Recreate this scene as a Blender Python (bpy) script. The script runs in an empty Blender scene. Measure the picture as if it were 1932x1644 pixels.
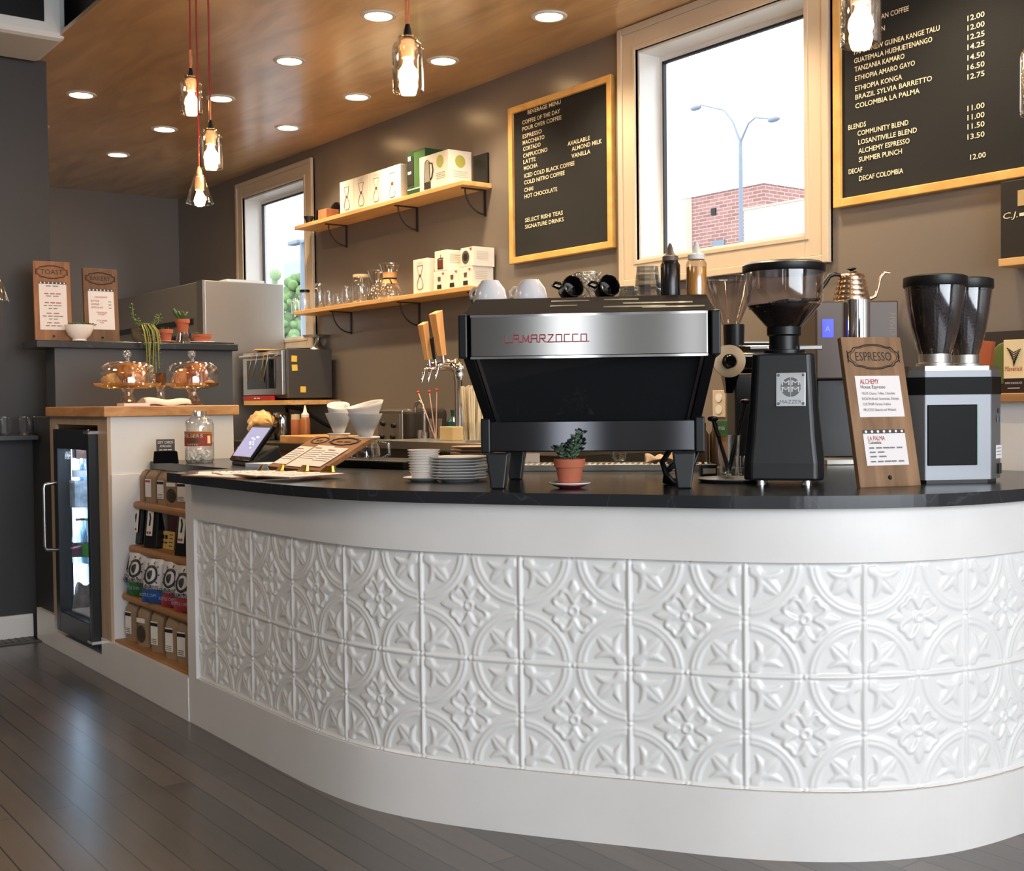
import bpy, math, random
import numpy as np
from mathutils import Matrix, Vector
random.seed(7); rng = np.random.default_rng(7)
SC = bpy.context.scene; COL = SC.collection
R = math.radians; PI = math.pi
# ---------------------------------------------------------------- camera
H = 1.12; F = 2251.3; CX, CY = 966.0, 822.0
YAW, PIT, ROL = R(-53.2127), R(-1.6401), R(-.65053)
FW = Vector((math.sin(YAW)*math.cos(PIT), math.cos(YAW)*math.cos(PIT), math.sin(PIT)))
_r = Vector((math.cos(YAW), -math.sin(YAW), 0)); _u = _r.cross(FW)
RT = _r*math.cos(ROL)+_u*math.sin(ROL); UP = -_r*math.sin(ROL)+_u*math.cos(ROL)
cam = bpy.data.objects.new('camera', bpy.data.cameras.new('camera')); COL.objects.link(cam)
cam.data.sensor_width = 36; cam.data.lens = F/1932*36; cam.data.clip_start = .05; cam.data.clip_end = 500
mw = Matrix((RT, UP, -FW)).transposed().to_4x4(); mw.translation = (0, 0, H); cam.matrix_world = mw
SC.camera = cam
SC.view_settings.view_transform = 'Standard'; SC.view_settings.look = 'None'
SC.view_settings.exposure = 0.0; SC.view_settings.gamma = 1; SC.view_settings.use_curve_mapping = False
# ---------------------------------------------------------------- sky and daylight
w = bpy.data.worlds.new('world'); SC.world = w; w.use_nodes = True
w.node_tree.nodes['Background'].inputs[0].default_value = (.93, .97, 1, 1)
w.node_tree.nodes['Background'].inputs[1].default_value = 4.0
def area(name, loc, rot, sx, sy, power, col):
    l = bpy.data.lights.new(name, 'AREA'); l.shape = 'RECTANGLE'; l.size = sx; l.size_y = sy; l.energy = power; l.color = col
    o = bpy.data.objects.new(name, l); o.location = loc; o.rotation_euler = rot; COL.objects.link(o); return o
area('daylight_storefront', (2.68, 1.1, 1.75), (0, R(90), 0), 2.5, 4.0, 168, (.82, .90, 1))
area('front_room_added_fill', (-4.6, -1.2, 3.44), (0, 0, 0), .9, .9, 36, (1, .80, .60))  # added unseen fill, warms the counter's left front and the floor
area('front_room_added_fill', (-1.2, -1.6, 3.44), (0, 0, 0), .9, .9, 22, (1, .86, .72))  # second added fill, likewise out of view
area('daylight_corner', (2.35, -3.28, 1.6), (R(90), 0, 0), .42, 2.4, 9, (.9, .95, 1))


# ---------------------------------------------------------------- pixel helpers (photograph is 1932 x 1644)
def ray(x, y): return FW*F+RT*(x-CX)+UP*(CY-y)
C0 = Vector((0, 0, H))
ZT = .888                                   # counter top
D = 3.7                                     # back wall
def G(x, y, z=ZT): d = ray(x, y); return C0+d*((z-H)/d.z)
def W(x, y, dy=0): d = ray(x, y); return C0+d*((D-dy)/d.y)
def AX(x, y, X): d = ray(x, y); return C0+d*(X/d.x)
def AD(x, y, dep): return C0+ray(x, y)*(dep/F)
def S(p): return (Vector(p)-C0).dot(FW)/F     # metres per pixel at a point
FACE = R(53.2)                              # turned to face the room's front corner
# ---------------------------------------------------------------- mesh builder
class B:
    def __init__(s): s.v = []; s.f = []; s.m = []; s.s = []; s.mi = 0; s.M = Matrix()
    def add(s, vs, fs, sm=False):
        o = len(s.v); M = s.M
        s.v += [tuple(M @ Vector(v)) for v in vs]
        for f in fs: s.f.append([i+o for i in f]); s.m.append(s.mi); s.s.append(sm)
        return s
    def mat(s, i): s.mi = i; return s
    def at(s, loc=(0, 0, 0), rx=0, ry=0, rz=0, sc=1):
        s.M = Matrix.Translation(loc) @ Matrix.Rotation(rz, 4, 'Z') @ Matrix.Rotation(ry, 4, 'Y') @ Matrix.Rotation(rx, 4, 'X') @ Matrix.Diagonal((sc, sc, sc, 1) if not hasattr(sc, '__len__') else (*sc, 1)); return s
    def box(s, x0, x1, y0, y1, z0, z1):
        vs = [(x, y, z) for z in (z0, z1) for x, y in ((x0, y0), (x1, y0), (x1, y1), (x0, y1))]
        return s.add(vs, [(3, 2, 1, 0), (4, 5, 6, 7), (0, 1, 5, 4), (1, 2, 6, 5), (2, 3, 7, 6), (3, 0, 4, 7)])
    def hexa(s, bot, top):                  # 4 bottom + 4 top points
        return s.add(list(bot)+list(top), [(3, 2, 1, 0), (4, 5, 6, 7), (0, 1, 5, 4), (1, 2, 6, 5), (2, 3, 7, 6), (3, 0, 4, 7)])
    def prism(s, poly, z0, z1, sm=False):
        n = len(poly)
        s.add([(x, y, z0) for x, y in poly]+[(x, y, z1) for x, y in poly], [list(range(n))[::-1], [n+i for i in range(n)]])
        o = []
        return s.add([(x, y, z0) for x, y in poly]+[(x, y, z1) for x, y in poly], [(i, (i+1) % n, n+(i+1) % n, n+i) for i in range(n)], sm)
    def lathe(s, prof, n=28, sm=True, cap0=True, cap1=True):
        prof = [p for p in prof]
        runs = [[prof[0]]]
        for i in range(1, len(prof)):
            runs[-1].append(prof[i])
            if i < len(prof)-1:
                a = math.atan2(prof[i][1]-prof[i-1][1], prof[i][0]-prof[i-1][0]); b = math.atan2(prof[i+1][1]-prof[i][1], prof[i+1][0]-prof[i][0])
                if abs((b-a+PI) % (2*PI)-PI) > R(42): runs.append([prof[i]])
        for run in runs:
            vs = []; fs = []
            for r, z in run:
                for k in range(n): t = 2*PI*k/n; vs.append((r*math.cos(t), r*math.sin(t), z))
            for j in range(len(run)-1):
                for k in range(n):
                    k2 = (k+1) % n; fs.append((j*n+k, j*n+k2, (j+1)*n+k2, (j+1)*n+k))
            s.add(vs, fs, sm)
        for (r, z), c, rev in ((prof[0], cap0, True), (prof[-1], cap1, False)):
            if c and r > 1e-5:
                l = list(range(n)); s.add([(r*math.cos(2*PI*k/n), r*math.sin(2*PI*k/n), z) for k in range(n)], [l[::-1] if rev else l])
        return s
    def tube(s, pts, r, n=8, caps=True):
        pts = [Vector(p) for p in pts]; m = len(pts); rs = r if hasattr(r, '__len__') else [r]*m
        t0 = (pts[1]-pts[0]).normalized(); a = Vector((0, 0, 1)) if abs(t0.z) < .9 else Vector((1, 0, 0)); nx = t0.cross(a).normalized()
        vs = []
        for i, p in enumerate(pts):
            t = ((pts[min(i+1, m-1)]-pts[max(i-1, 0)])).normalized(); nx = (nx-t*nx.dot(t)).normalized(); ny = t.cross(nx)
            vs += [p+(nx*math.cos(2*PI*k/n)+ny*math.sin(2*PI*k/n))*rs[i] for k in range(n)]
        fs = [(i*n+k, i*n+(k+1) % n, (i+1)*n+(k+1) % n, (i+1)*n+k) for i in range(m-1) for k in range(n)]
        s.add(vs, fs, True)
        if caps: l = list(range(n)); s.add(vs[:n], [l[::-1]]); s.add(vs[-n:], [l])
        return s
    def cyl(s, p0, p1, r0, r1=None, n=16): return s.tube([p0, p1], [r0, r0 if r1 is None else r1], n)
    def ball(s, c, r, nu=14, nv=9):
        rx, ry, rz = r if hasattr(r, '__len__') else (r, r, r); vs = []; fs = []
        for j in range(nv+1):
            ph = PI*j/nv
            for k in range(nu): t = 2*PI*k/nu; vs.append((c[0]+rx*math.sin(ph)*math.cos(t), c[1]+ry*math.sin(ph)*math.sin(t), c[2]-rz*math.cos(ph)))
        for j in range(nv):
            for k in range(nu): fs.append((j*nu+k, j*nu+(k+1) % nu, (j+1)*nu+(k+1) % nu, (j+1)*nu+k))
        return s.add(vs, fs, True)
    def quad(s, a, b, c, d): return s.add([a, b, c, d], [(0, 1, 2, 3)])
    def grid(s, fn, nu, nv, sm=True):
        vs = [fn(i/nu, j/nv) for j in range(nv+1) for i in range(nu+1)]
        return s.add(vs, [(j*(nu+1)+i, j*(nu+1)+i+1, (j+1)*(nu+1)+i+1, (j+1)*(nu+1)+i) for j in range(nv) for i in range(nu)], sm)
    def text(s, t, x, y, size, w=None, align='LEFT', thick=.0004, bold=0, shear=0, sx=None):
        """letters in the local xy plane (front towards +z), baseline at y; w = fitted width"""
        if t.startswith('~'):             # writing too small to read: broken strokes
            ww = w or .04; ox = x+{'LEFT': 0, 'CENTER': -ww/2, 'RIGHT': -ww}[align]; n = max(2, int(ww/(size*2.6))); q = ww/n
            for k in range(n):
                f = .72+.2*((k*7) % 3)/2; s.add([(ox+k*q, y+size*.1, thick), (ox+(k+f)*q, y+size*.1, thick), (ox+(k+f)*q, y+size*.62, thick), (ox+k*q, y+size*.62, thick)], [(0, 1, 2, 3)])
            return s
        c = bpy.data.curves.new('t', 'FONT'); c.body = t; c.size = 1; c.extrude = 0; c.offset = bold; c.resolution_u = 2; c.shear = shear
        o = bpy.data.objects.new('t', c); me = bpy.data.meshes.new_from_object(o)
        vs = np.array([v.co[:] for v in me.vertices]) if len(me.vertices) else np.zeros((0, 3)); fs = [list(p.vertices) for p in me.polygons]
        bpy.data.objects.remove(o); bpy.data.meshes.remove(me); bpy.data.curves.remove(c)
        if not len(vs): return s
        x0, x1 = vs[:, 0].min(), vs[:, 0].max(); k = size/.72; kx = k*(sx or 1)
        if w: kx = w/(x1-x0)
        ww = (x1-x0)*kx; ox = {'LEFT': 0, 'CENTER': -ww/2, 'RIGHT': -ww}[align]
        return s.add([(x+ox+(v[0]-x0)*kx, y+v[1]*k, thick) for v in vs], fs)
def onto(p, xdir=(1, 0, 0), up=(0, 0, 1)):
    """matrix: local x -> xdir, local y -> up, local z -> out of the surface"""
    x = Vector(xdir).normalized(); y = Vector(up); y = (y-x*y.dot(x)).normalized(); z = x.cross(y)
    M = Matrix((x, y, z)).transposed().to_4x4(); M.translation = p; return M
def obj(name, b, mats, parent=None, bevel=0, sub=0, seg=2):
    me = bpy.data.meshes.new(name); me.from_pydata(b.v, [], b.f)
    mats = mats if isinstance(mats, (list, tuple)) else [mats]
    for m in mats: me.materials.append(m)
    me.polygons.foreach_set('material_index', b.m); me.polygons.foreach_set('use_smooth', b.s); me.update()
    o = bpy.data.objects.new(name, me); COL.objects.link(o)
    if parent: o.parent = parent
    if bevel: md = o.modifiers.new('b', 'BEVEL'); md.width = bevel; md.segments = seg; md.limit_method = 'ANGLE'; md.harden_normals = False
    if sub: md = o.modifiers.new('s', 'SUBSURF'); md.levels = sub; md.render_levels = sub
    return o
def tag(o, label, cat, group=None, kind=None):
    o['label'] = label; o['category'] = cat
    if group: o['group'] = group
    if kind: o['kind'] = kind
    return o
def thing(name, label, cat, loc=(0, 0, 0), rz=0, group=None):
    o = bpy.data.objects.new(name, None); COL.objects.link(o); o.empty_display_size = .05
    o.location = loc; o.rotation_euler = (0, 0, rz); return tag(o, label, cat, group)
def struct(name, b, m, parent=None, bevel=0):
    o = obj(name, b, m, parent, bevel)
    if not parent: o['kind'] = 'structure'
    return o
def dup(root, loc, rz=None, label=None, group=None, rot=None):
    r = root.copy(); COL.objects.link(r); r.location = loc
    if rz is not None: r.rotation_euler = (0, 0, rz)
    if rot: r.rotation_euler = rot
    if label: r['label'] = label
    if group: r['group'] = group
    for ch in list(root.children):
        c = ch.copy(); COL.objects.link(c); c.parent = r
        for g in ch.children: d = g.copy(); COL.objects.link(d); d.parent = c
    return r
# ---------------------------------------------------------------- materials
def lin(c): return tuple((v/255/12.92 if v/255 <= .04045 else ((v/255+.055)/1.055)**2.4) for v in c)+(1,)
def mat(name, c, rough=.5, metal=0, emit=0, ec=None, spec=.5, coat=0, cr_=.28, bump=0, bscale=60, var=0, vscale=8):
    m = bpy.data.materials.new(name); m.use_nodes = True; nt = m.node_tree; p = nt.nodes['Principled BSDF']
    p.inputs['Base Color'].default_value = lin(c); p.inputs['Roughness'].default_value = rough; p.inputs['Metallic'].default_value = metal
    p.inputs['Specular IOR Level'].default_value = spec; p.inputs['Coat Weight'].default_value = coat; p.inputs['Coat Roughness'].default_value = cr_
    if emit: p.inputs['Emission Color'].default_value = lin(ec or c); p.inputs['Emission Strength'].default_value = emit
    if bump or var:
        tc = nt.nodes.new('ShaderNodeTexCoord'); nz = nt.nodes.new('ShaderNodeTexNoise'); nz.inputs['Detail'].default_value = 5
        nt.links.new(tc.outputs['Object'], nz.inputs['Vector'])
        if bump:
            nz.inputs['Scale'].default_value = bscale; bp = nt.nodes.new('ShaderNodeBump'); bp.inputs['Strength'].default_value = bump; bp.inputs['Distance'].default_value = .002
            nt.links.new(nz.outputs['Fac'], bp.inputs['Height']); nt.links.new(bp.outputs['Normal'], p.inputs['Normal'])
        if var:
            n2 = nt.nodes.new('ShaderNodeTexNoise'); n2.inputs['Scale'].default_value = vscale; n2.inputs['Detail'].default_value = 6; nt.links.new(tc.outputs['Object'], n2.inputs['Vector'])
            cr = nt.nodes.new('ShaderNodeValToRGB'); a = lin(c); cr.color_ramp.elements[0].position = .3; cr.color_ramp.elements[1].position = .7
            cr.color_ramp.elements[0].color = tuple(v*(1-var) for v in a[:3])+(1,); cr.color_ramp.elements[1].color = tuple(min(1, v*(1+var)) for v in a[:3])+(1,)
            nt.links.new(n2.outputs['Fac'], cr.inputs['Fac']); nt.links.new(cr.outputs['Color'], p.inputs['Base Color'])
    return m
def glass(name, tint=(255, 255, 255), refl=.09, edge=.55, rough=.02):
    m = bpy.data.materials.new(name); m.use_nodes = True; nt = m.node_tree; nt.nodes.clear()
    out = nt.nodes.new('ShaderNodeOutputMaterial'); mx = nt.nodes.new('ShaderNodeMixShader'); tr = nt.nodes.new('ShaderNodeBsdfTransparent'); gl = nt.nodes.new('ShaderNodeBsdfGlossy')
    lw = nt.nodes.new('ShaderNodeLayerWeight'); lw.inputs['Blend'].default_value = .35; mr = nt.nodes.new('ShaderNodeMapRange')
    mr.inputs['To Min'].default_value = refl; mr.inputs['To Max'].default_value = edge
    tr.inputs['Color'].default_value = lin(tint); gl.inputs['Roughness'].default_value = rough; gl.inputs['Color'].default_value = (.95, .97, .98, 1)
    nt.links.new(lw.outputs['Facing'], mr.inputs['Value']); nt.links.new(mr.outputs['Result'], mx.inputs['Fac'])
    nt.links.new(tr.outputs[0], mx.inputs[1]); nt.links.new(gl.outputs[0], mx.inputs[2]); nt.links.new(mx.outputs[0], out.inputs[0]); return m
def wood(name, c1, c2, c3=None, scale=(3, 40, 40), rough=.5, bump=.15, dist=.6, det=6, lo=.32, hi=.68, spec=.4):
    m = mat(name, c1, rough, spec=spec); nt = m.node_tree; p = nt.nodes['Principled BSDF']
    tc = nt.nodes.new('ShaderNodeTexCoord'); mp = nt.nodes.new('ShaderNodeMapping'); mp.inputs['Scale'].default_value = scale
    nz = nt.nodes.new('ShaderNodeTexNoise'); nz.inputs['Scale'].default_value = 1; nz.inputs['Detail'].default_value = det; nz.inputs['Distortion'].default_value = dist
    cr = nt.nodes.new('ShaderNodeValToRGB'); cr.color_ramp.elements[0].color = lin(c1); cr.color_ramp.elements[1].color = lin(c2)
    cr.color_ramp.elements[0].position = lo; cr.color_ramp.elements[1].position = hi
    if c3: e = cr.color_ramp.elements.new((lo+hi)/2); e.color = lin(c3)
    bp = nt.nodes.new('ShaderNodeBump'); bp.inputs['Strength'].default_value = bump; bp.inputs['Distance'].default_value = .002
    L = nt.links.new
    L(tc.outputs['Object'], mp.inputs['Vector']); L(mp.outputs[0], nz.inputs['Vector']); L(nz.outputs['Fac'], cr.inputs['Fac']); L(cr.outputs['Color'], p.inputs['Base Color'])
    L(nz.outputs['Fac'], bp.inputs['Height']); L(bp.outputs['Normal'], p.inputs['Normal']); return m
def floor_mat():
    m = mat('floorboards', (60, 54, 52), .3, coat=.5); nt = m.node_tree; p = nt.nodes['Principled BSDF']; L = nt.links.new
    tc = nt.nodes.new('ShaderNodeTexCoord'); br = nt.nodes.new('ShaderNodeTexBrick')
    br.inputs['Scale'].default_value = 1; br.inputs['Brick Width'].default_value = 1.7; br.inputs['Row Height'].default_value = .083; br.inputs['Mortar Size'].default_value = .0024; br.inputs['Mortar Smooth'].default_value = .3
    br.offset = .37; br.offset_frequency = 2
    br.inputs['Color1'].default_value = lin((72, 66, 62)); br.inputs['Color2'].default_value = lin((106, 92, 82)); br.inputs['Mortar'].default_value = lin((26, 23, 22)); br.inputs['Bias'].default_value = -.25
    L(tc.outputs['Object'], br.inputs['Vector'])
    mp = nt.nodes.new('ShaderNodeMapping'); mp.inputs['Scale'].default_value = (3, 45, 1); L(tc.outputs['Object'], mp.inputs['Vector'])
    nz = nt.nodes.new('ShaderNodeTexNoise'); nz.inputs['Scale'].default_value = 1; nz.inputs['Detail'].default_value = 7; L(mp.outputs[0], nz.inputs['Vector'])
    mr = nt.nodes.new('ShaderNodeMapRange'); mr.inputs['To Min'].default_value = .72; mr.inputs['To Max'].default_value = 1.3; L(nz.outputs['Fac'], mr.inputs['Value'])
    n2 = nt.nodes.new('ShaderNodeTexNoise'); n2.inputs['Scale'].default_value = 2.2; n2.inputs['Detail'].default_value = 5; L(tc.outputs['Object'], n2.inputs['Vector'])
    mx = nt.nodes.new('ShaderNodeMix'); mx.data_type = 'RGBA'; mx.blend_type = 'MULTIPLY'; mx.inputs[0].default_value = 1
    L(br.outputs['Color'], mx.inputs[6]); L(mr.outputs['Result'], mx.inputs[7]); L(mx.outputs[2], p.inputs['Base Color'])
    m2 = nt.nodes.new('ShaderNodeMapRange'); m2.inputs['From Min'].default_value = .3; m2.inputs['From Max'].default_value = .7; m2.inputs['To Min'].default_value = .27; m2.inputs['To Max'].default_value = .36; L(n2.outputs['Fac'], m2.inputs['Value']); L(m2.outputs['Result'], p.inputs['Roughness'])
    bp = nt.nodes.new('ShaderNodeBump'); bp.inputs['Strength'].default_value = .35; bp.inputs['Distance'].default_value = .001; bp.invert = True
    L(br.outputs['Fac'], bp.inputs['Height']); b2 = nt.nodes.new('ShaderNodeBump'); b2.inputs['Strength'].default_value = .12; b2.inputs['Distance'].default_value = .001
    L(nz.outputs['Fac'], b2.inputs['Height']); L(bp.outputs['Normal'], b2.inputs['Normal']); L(b2.outputs['Normal'], p.inputs['Normal']); return m
def stone_mat():
    m = mat('black_soapstone', (38, 39, 41), .22); nt = m.node_tree; p = nt.nodes['Principled BSDF']; L = nt.links.new
    tc = nt.nodes.new('ShaderNodeTexCoord'); nz = nt.nodes.new('ShaderNodeTexNoise'); nz.inputs['Scale'].default_value = 2.6; nz.inputs['Detail'].default_value = 9; nz.inputs['Distortion'].default_value = 1.2; L(tc.outputs['Object'], nz.inputs['Vector'])
    cr = nt.nodes.new('ShaderNodeValToRGB'); e = cr.color_ramp.elements; e[0].position = .493; e[0].color = lin((36, 37, 40)); e[1].position = .507; e[1].color = lin((36, 37, 40)); k = e.new(.5); k.color = lin((56, 58, 62))
    L(nz.outputs['Fac'], cr.inputs['Fac']); L(cr.outputs['Color'], p.inputs['Base Color']); return m
def brick_mat(c1, c2, mo):
    m = mat('brickwork', c1, .9); nt = m.node_tree; p = nt.nodes['Principled BSDF']; L = nt.links.new
    tc = nt.nodes.new('ShaderNodeTexCoord'); br = nt.nodes.new('ShaderNodeTexBrick'); br.inputs['Scale'].default_value = 1; br.inputs['Brick Width'].default_value = .5; br.inputs['Row Height'].default_value = .16; br.inputs['Mortar Size'].default_value = .015
    br.inputs['Color1'].default_value = lin(c1); br.inputs['Color2'].default_value = lin(c2); br.inputs['Mortar'].default_value = lin(mo)
    sp = nt.nodes.new('ShaderNodeSeparateXYZ'); cb = nt.nodes.new('ShaderNodeCombineXYZ'); ad = nt.nodes.new('ShaderNodeMath'); L(tc.outputs['Object'], sp.inputs[0]); L(sp.outputs[0], ad.inputs[0]); L(sp.outputs[1], ad.inputs[1]); L(ad.outputs[0], cb.inputs[0]); L(sp.outputs[2], cb.inputs[1])
    L(cb.outputs[0], br.inputs['Vector']); L(br.outputs['Color'], p.inputs['Base Color']); return m
wallp = mat('taupe_wall_paint', (120, 111, 104), .27, bump=.06, bscale=220)
darkp = mat('charcoal_wall_paint', (48, 46, 46), .5, bump=.06, bscale=220)
slatep = mat('slate_wall_paint', (66, 69, 75), .45, bump=.05, bscale=220)
whitep = mat('white_gloss_paint', (226, 222, 218), .32, bump=.05, bscale=90, var=.05, vscale=3)
tinp = mat('white_tin_paint', (228, 226, 223), .3, bump=.10, bscale=420)
trimp = mat('window_trim_paint', (200, 184, 164), .35)
plas = mat('white_ceiling_plastic', (210, 210, 208), .5)
blackpl = mat('black_plastic', (15, 15, 17), .36, spec=.35)
blackm = mat('black_powder_coat', (20, 22, 24), .36, bump=.08, bscale=500)
blackg = mat('black_gloss', (12, 12, 14), .06)
steel = mat('brushed_steel', (190, 188, 184), .28, 1)
steelr = mat('satin_steel', (176, 172, 166), .42, 1)
chrome = mat('chrome', (215, 215, 215), .07, 1)
brass = mat('brass', (200, 160, 80), .25, 1)
paper = mat('white_paper', (226, 222, 222), .8)
card = mat('white_carton', (226, 220, 210), .85, spec=.2)
kraft = mat('kraft_paper', (150, 124, 96), .75, bump=.3, bscale=60, var=.08)
inkb = mat('black_ink', (26, 24, 24), .6); inkr = mat('red_ink', (168, 44, 48), .6); inkg = mat('grey_ink', (120, 116, 116), .7)
letter = mat('cream_letters', (238, 226, 196), .5)
porc = mat('white_porcelain', (232, 230, 228), .18)
terra = mat('terracotta', (178, 98, 70), .8, bump=.2, bscale=80, var=.1)
leafm = mat('green_leaf', (66, 96, 52), .5, var=.25, vscale=30); leafd = mat('blue_green_leaf', (70, 92, 74), .55, var=.2, vscale=40); leafy = mat('yellow_green_stem', (138, 142, 70), .6)
soil = mat('potting_soil', (46, 36, 30), .95, bump=.6, bscale=90)
beans = mat('dark_coffee_beans', (34, 24, 20), .45, bump=1, bscale=160, var=.5, vscale=150)
clear = glass('clear_glass', refl=.13, edge=.8); thick = glass('thick_clear_glass', (244, 246, 246), .2, .95); pane = glass('window_glass', (250, 253, 255), .03, .3); smoke = glass('smoky_plastic', (226, 222, 226), .07, .5, .06)
amber = glass('amber_pendant_glass', (255, 248, 238), .08, 1.0)
ply = wood('plywood_ceiling', (176, 138, 98), (216, 178, 132), (196, 158, 114), (1.1, 5, 1), .3, .04, 1.4, 6, spec=.6)
ply.node_tree.nodes['Principled BSDF'].inputs['Coat Weight'].default_value = .7; ply.node_tree.nodes['Principled BSDF'].inputs['Coat Roughness'].default_value = .2
pine = wood('pine_shelf', (196, 148, 92), (222, 180, 120), None, (2, 30, 30), .45, .08)
oak = wood('oak_shelf', (150, 104, 62), (180, 130, 82), None, (2, 30, 30), .5, .1)
signw = wood('stained_sign_wood', (112, 84, 60), (152, 118, 86), (130, 100, 72), (26, 3, 3), .6, .15)
signc = wood('menu_board_wood', (124, 82, 50), (160, 112, 74), None, (26, 3, 3), .55, .15)
butcher = wood('butcher_block', (176, 122, 74), (212, 160, 104), None, (6, 10, 30), .4, .06)
framew = wood('blond_frame_wood', (206, 156, 84), (226, 180, 108), None, (12, 12, 12), .45, .05)
tapw = wood('tap_handle_wood', (206, 148, 92), (224, 176, 120), None, (30, 30, 4), .5, .05)
felt = mat('black_letter_felt', (24, 24, 26), .9, bump=.3, bscale=300)
redw = mat('dark_red_paint', (96, 34, 30), .5)
stone = stone_mat(); floorm = floor_mat()
redpl = mat('red_plastic', (170, 30, 30), .4); redcord = mat('red_cloth_cord', (150, 40, 32), .7); bead = mat('red_bead', (190, 40, 40), .4)
warmlamp = mat('lit_lamp', (255, 214, 150), .5, emit=40, ec=(255, 210, 150)); bulbm = mat('lit_bulb', (255, 200, 120), .5, emit=90, ec=(255, 205, 140))
coldled = mat('cold_led', (220, 235, 255), .5, emit=26, ec=(205, 230, 255))
# ---------------------------------------------------------------- the room shell
XR, XL, YF, ZC, ZU = 2.75, -9.466, -3.35, 2.8, 3.5
o = obj('floor', B().box(XL-.2, XR, YF, D, -.1, 0), floorm); o['kind'] = 'structure'
# window openings in the back wall: (x0, x1, z0, z1) of the clear opening
wins = []
for (a, bb, c, d) in (((1203, 98), (1212, 488), (1521, 0), (1530, 448)), ((465, 375), (465, 600), (581, 320), (581, 570))):
    wins.append([(W(*a).x+W(*bb).x)/2, (W(*c).x+W(*d).x)/2, (W(*bb).z+W(*d).z)/2, W(*a).z])
wins[1][2] = 1.56; wins[0][3] = W(1203, 98).z
b = B(); TH = .16
xs = [XL-.2, wins[1][0], wins[1][1], wins[0][0], wins[0][1], XR]
b.box(xs[0], xs[1], D, D+TH, 0, ZU)
b.box(xs[2], xs[3], D, D+TH, 0, ZU); b.box(xs[4], xs[5], D, D+TH, 0, ZU)
for q in wins: b.box(q[0], q[1], D, D+TH, 0, q[2]); b.box(q[0], q[1], D, D+TH, q[3], ZU)
struct('wall_back', b, wallp)
struct('wall_far', B().box(XL-.2, XL, 1.66, D, 0, ZU), wallp)
struct('wall_left', B().box(-6.2, -6.04, YF, 1.71, 0, ZU), darkp)
struct('wall_kitchen_blocker', B().box(XL-.2, -6.2, 1.55, 1.66, 0, ZU), wallp)  # unseen enclosing wall, added to block light
b = B().box(XR, XR+.15, YF, -2.55, 0, ZU).box(XR, XR+.15, -2.2, -1.0, 0, ZU).box(XR, XR+.15, 3.2, D, 0, ZU).box(XR, XR+.15, -2.55, -2.2, 3, ZU).box(XR, XR+.15, -1.0, 3.2, 3.05, ZU).box(XR, XR+.15, -1.0, 3.2, 0, .45).box(XR, XR+.15, -2.55, -2.2, 0, .1)
frontp = mat('pale_grey_wall_paint', (128, 125, 121), .5)
struct('wall_right', b, frontp)
b = B().box(-6.2, 2.1, YF-.15, YF, 0, ZU).box(2.6, XR, YF-.15, YF, 0, ZU)
for x0, x1 in ((2.1, 2.6),): b.box(x0, x1, YF-.15, YF, 0, .4).box(x0, x1, YF-.15, YF, 2.85, ZU)
struct('wall_front', b, frontp)
struct('ceiling_upper', B().box(XL-.2, XR, YF, D, ZU, ZU+.1), darkp)
o = obj('ceiling', B().box(XL, XR, 1.645, D, ZC, ZC+.02), ply); o['kind'] = 'structure'
struct('dark_void_panel', B().box(-6.04, XR, 1.74, 1.78, ZC+.02, ZU), darkp)  # recessed dark panel standing in for the shaded void above the plywood
struct('baseboard_left', B().box(-6.04, -6.02, YF, 1.585, 0, .1).box(-6.045, -6.025, YF, 1.585, .1, .115), whitep)
# windows
def window(name, q, inner):
    x0, x1, z0, z1 = q; m = struct(name, B().box(x0-.001, x0+.03, D+.115, D+.15, z0, z1).box(x1-.03, x1+.001, D+.115, D+.15, z0, z1).box(x0+.03, x1-.03, D+.115, D+.15, z0, z0+.03).box(x0+.03, x1-.03, D+.115, D+.15, z1-.035, z1), whitep)
    b = B()
    for w_, dp, off in ((.115, .016, 0), (.085, .026, 0), (.03, .032, .085), (.02, .03, 0)):
        a0, a1 = off, off+w_
        b.box(x0-a1, x0-a0, D-dp, D, z0-a1, z1+a1).box(x1+a0, x1+a1, D-dp, D, z0-a1, z1+a1).box(x0-a0, x1+a0, D-dp, D, z0-a1, z0-a0).box(x0-a0, x1+a0, D-dp, D, z1+a0, z1+a1)
    obj('window_casing', b, trimp, m, .003)
    b = B().box(x0, x0+.012, D-.01, D+.115, z0, z1).box(x1-.012, x1, D-.01, D+.115, z0, z1).box(x0+.012, x1-.012, D-.01, D+.115, z1-.012, z1).box(x0+.012, x1-.012, D-.01, D+.115, z0, z0+.012)
    obj('window_reveal', b, whitep, m)
    g = mat('black_gasket', (20, 22, 28), .5) if 'black_gasket' not in bpy.data.materials else bpy.data.materials['black_gasket']
    b = B().box(x0+.03, x0+.038, D+.112, D+.13, z0+.03, z1-.035).box(x1-.038, x1-.03, D+.112, D+.13, z0+.03, z1-.035).box(x0+.03, x1-.03, D+.112, D+.13, z1-.045, z1-.035)
    obj('gasket', b, g, m)
    obj('pane', B().box(x0+.03, x1-.03, D+.128, D+.132, z0+.03, z1-.035), pane, m)
    return m
window('window_2', wins[0], 0); window('window_1', wins[1], 0)
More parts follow.
